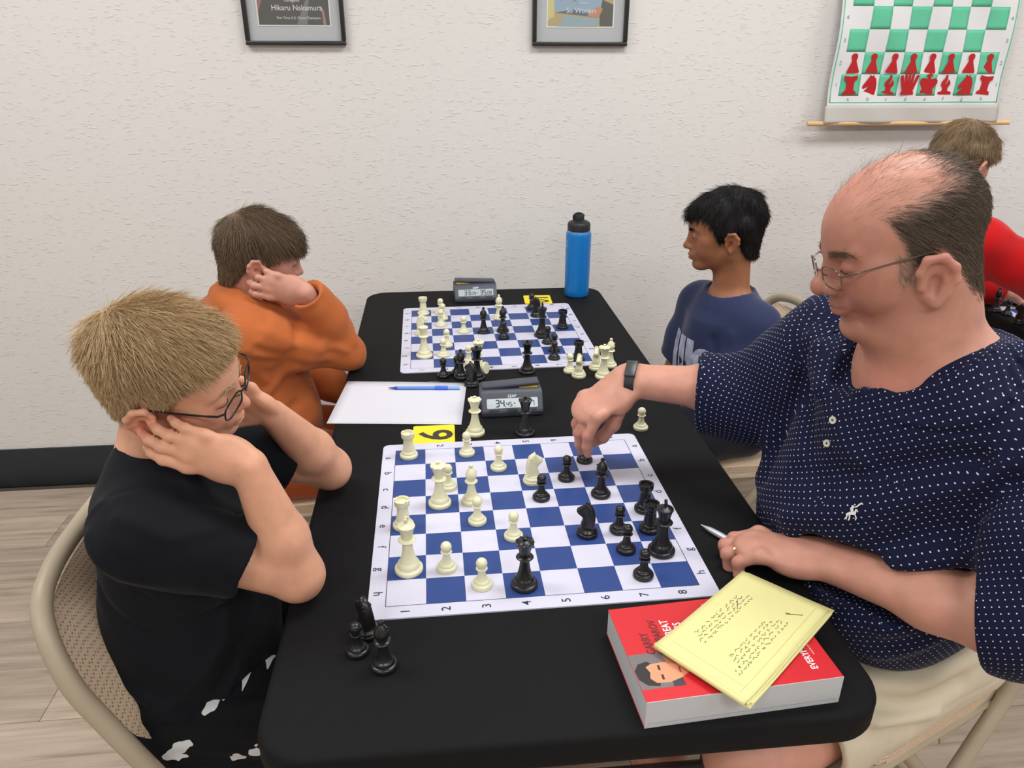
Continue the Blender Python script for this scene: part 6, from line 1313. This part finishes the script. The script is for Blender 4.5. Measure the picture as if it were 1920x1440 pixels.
    def stick(u, v, lift):                   # point of the chest surface found along the chest's forward direction
        p0 = sc + rt * u + up * v; dd = PV - p0; al = dd @ fw; off = np.sqrt(np.maximum((dd ** 2).sum(1) - al ** 2, 0)); ok = np.where((al > 0) & (off < .008))[0]
        i = ok[np.argmax(al[ok])] if len(ok) else np.argmin(off + (al < 0)); a_ = al[i]; return p0 + fw * (a_ + lift) - org
    def patch(name, poly, m, lift):
        bm = bmesh.new(); vs = [bm.verts.new((x, y, 0)) for x, y in poly]; f = bm.faces.new(vs); bmesh.ops.triangulate(bm, faces=[f]); bmesh.ops.subdivide_edges(bm, edges=bm.edges, cuts=5, use_grid_fill=True)
        for v in bm.verts: v.co = Vector(stick(v.co.x, v.co.y, lift))
        return link(name, bm_mesh(bm, name, True), m, to)
    PR = mat('print_pale', srgb(176, 182, 206), .8, mottle=(38, .35)); PD = mat('print_dark', srgb(34, 38, 62), .8)
    for k, x in enumerate((.085, .046, .010)):
        w_ = .030; patch('print_letter', [(x - w_ / 2, -.068), (x + w_ / 2, -.068), (x + w_ / 2 + .006, -.30), (x - w_ / 2 + .006, -.30)], PR, .0022)
    ring_ = [(-.040 + .040 * math.cos(a), -.125 + .046 * math.sin(a)) for a in np.linspace(0, 2 * math.pi, 21)[:-1]]; patch('print_letter', ring_, PR, .0026)
    for pl in ([(-.036, -.10), (-.030, -.10), (-.040, -.150), (-.046, -.150)], [(-.060, -.148), (-.020, -.142), (-.020, -.150), (-.060, -.156)], [(-.052, -.15), (-.046, -.15), (-.03, -.19), (-.036, -.19)]): patch('print_stroke', pl, PD, .0036)
    rp_ = random.Random(4)
    for k in range(9): x, y = rp_.uniform(0, .09), -rp_.uniform(.12, .26); patch('print_crack', [(x, y), (x + rp_.uniform(.004, .012), y + .004), (x + rp_.uniform(.002, .01), y - rp_.uniform(.012, .03)), (x - .004, y - .01)], PD, .0034)
    K = Sculpt(); K.ell(pv, (.145, .115, .085), T3, k=.04)
    for q in (-1, 1): hp = pv + rt * q * .08; K.sub(sleeve([hp, hp + fw * .2, hp + fw * .31 - up * .015], [.088, .080, .076], .86), .03)
    wrinkle(K, (.3, 1.4, .4), (1., 2.1, .65), 36, .004, 8); ko = cloth('shorts', K, .0042, knit('shorts_dark', srgb(22, 24, 34), .85, .15), o, org)
    bm = bmesh.new(); p0 = pv - rt * .085 + fw * .25 + up * .074; plate(bm, [(-.02, -.02), (.016, -.03), (.03, -.004), (.002, .0), (-.012, .012)], tuple(p0 - org), -rt, -fw, .002); link('white_stripe', bm_mesh(bm, 'white_stripe', False), mat('stripe_white', srgb(226, 226, 226), .7), ko)
boy_navy()
# ---------- child in the red sweater, seen from behind at the next table
def child_red():
    h = Head((1.430, 2.000, 1.185), (.86, .36, -.36), roll=.05, s=.865, fw=.95, fz=.88, nose=.86, brow=.6)
    S = Sculpt(); h.build(S); nk = A3(1.40, 1.965, 1.045); S.cap(h.L(0, -.030, -.055), nk, .046, .049, .03)
    rs, re, rw = A3(1.43, 1.85, 1.00), A3(1.62, 1.80, .885), A3(1.80, 1.88, .90); ls, le, lw = A3(1.40, 2.09, 1.0), A3(1.62, 2.16, .80), A3(1.74, 2.08, .78)
    S.ell((1.40, 1.97, .90), (.085, .12, .14), k=.04); S.ell((1.38, 1.97, .66), (.10, .13, .2), k=.05)
    for a, b, c in ((rs, re, rw), (ls, le, lw)): S.cap(nk - A3(0, 0, .04), a, .05, .044, .03); S.cap(a, b, .042, .035, .02); S.cap(b, c, .034, .023, .015); hand(S, c, A3(.07, .02, -.02), A3(0, 0, 1), -1 if a is rs else 1, .78, ((.4, .5, .3),) * 4)
    for y0 in (1.90, 2.05): S.cap((1.40, y0, .52), (1.80, y0, .50), .074, .054, .03); S.cap((1.80, y0, .50), (1.82, y0, .10), .05, .035, .02); S.slab((1.8, y0, .055), (1.92, y0, .04), (0, 1, 0), .036, .032, .7, .02)
    o, org, V, Fq = body_obj(S, h, .0035, srgb(196, 142, 120), face_spots(h, srgb(176, 104, 96), srgb(190, 112, 100)), 'child in a red sweater seen from behind over the man\'s shoulder', (lambda q: hair_mask(q, KID), srgb(110, 88, 66)))
    h.eyeballs(o, (.1, .1, .1))
    HM = hair_material('hair_sand', srgb(98, 78, 56), srgb(162, 136, 102), .5); line = [-.080, -.078, -.060, -.020, .012, .010, .012, .028, .046, .058, .062, .064]
    hc, HV, HF = Hair().cap(h, line, (.008, .012, .010), HM, o, org, clump=(80, .003), seed=8, res=.0038)
    def comb(q): d = q - np.array([.01, -.055, .105]); d /= np.linalg.norm(d, axis=1, keepdims=True) + 1e-6; d[:, 2] -= .3; return d
    hair_on(h, HV, HF, hair_mask(h.loc(HV), [v + .002 for v in line], .006), 9000, comb, lambda q: .016 + .016 * smooth(.0, .07, q[:, 2]), .00034, HM, hc, org, lift=.14, droop=.12, wav=.1, seed=13)
    T = Sculpt(); T.ell((1.40, 1.97, .90), (.112, .152, .150), k=.04); T.ell((1.38, 1.97, .68), (.125, .155, .20), k=.05); T.cap(nk - A3(0, 0, .05), nk - A3(0, 0, .02), .09, .066, .04)
    for a, b, c in ((rs, re, rw), (ls, le, lw)): T.cap(nk - A3(0, 0, .05), a, .066, .062, .04); T.sub(sleeve([a, a + (b - a) * .5, b, b + (c - b) * .5, c], [.060, .060, .054, .047, .036], .8, .02), .025)
    T.ell(nk + A3(.006, 0, .03), (.058, .060, .05), k=.008, mode='s'); T.chain([nk + A3(.006 + .062 * math.cos(a), .064 * math.sin(a), -.008 - .016 * math.cos(a)) for a in np.linspace(0, 2 * math.pi, 17)], [.007] * 17, .006)
    folds(T, (([re + A3(-.05, -.03, .02), re + A3(.02, -.045, .03)], .007), ([re + A3(-.03, -.04, -.01), re + A3(.05, -.04, .0)], -.007), ([rs + A3(.04, -.04, .02), rs + A3(.10, -.03, -.02)], .006)), 1., .0125)
    T.add(lambda P: .53 - P[:, 2], [-9] * 3, [9] * 3, .006, 'i'); wrinkle(T, (1.2, 1.7, .5), (1.9, 2.25, 1.1), 28, .004, 41); cloth('sweater', T, .004, knit('sweater_red', srgb(186, 14, 18), .85, .3), o, org)
    K = Sculpt(); K.ell((1.39, 1.97, .53), (.13, .16, .09), k=.04)
    for y0 in (1.90, 2.05): K.cap((1.40, y0, .525), (1.79, y0, .508), .086, .07, .03); K.cap((1.79, y0, .508), (1.82, y0, .16), .066, .052, .03)
    cloth('trousers', K, .005, knit('trousers_dark', srgb(40, 44, 58), .85, .15), o, org)
child_red()
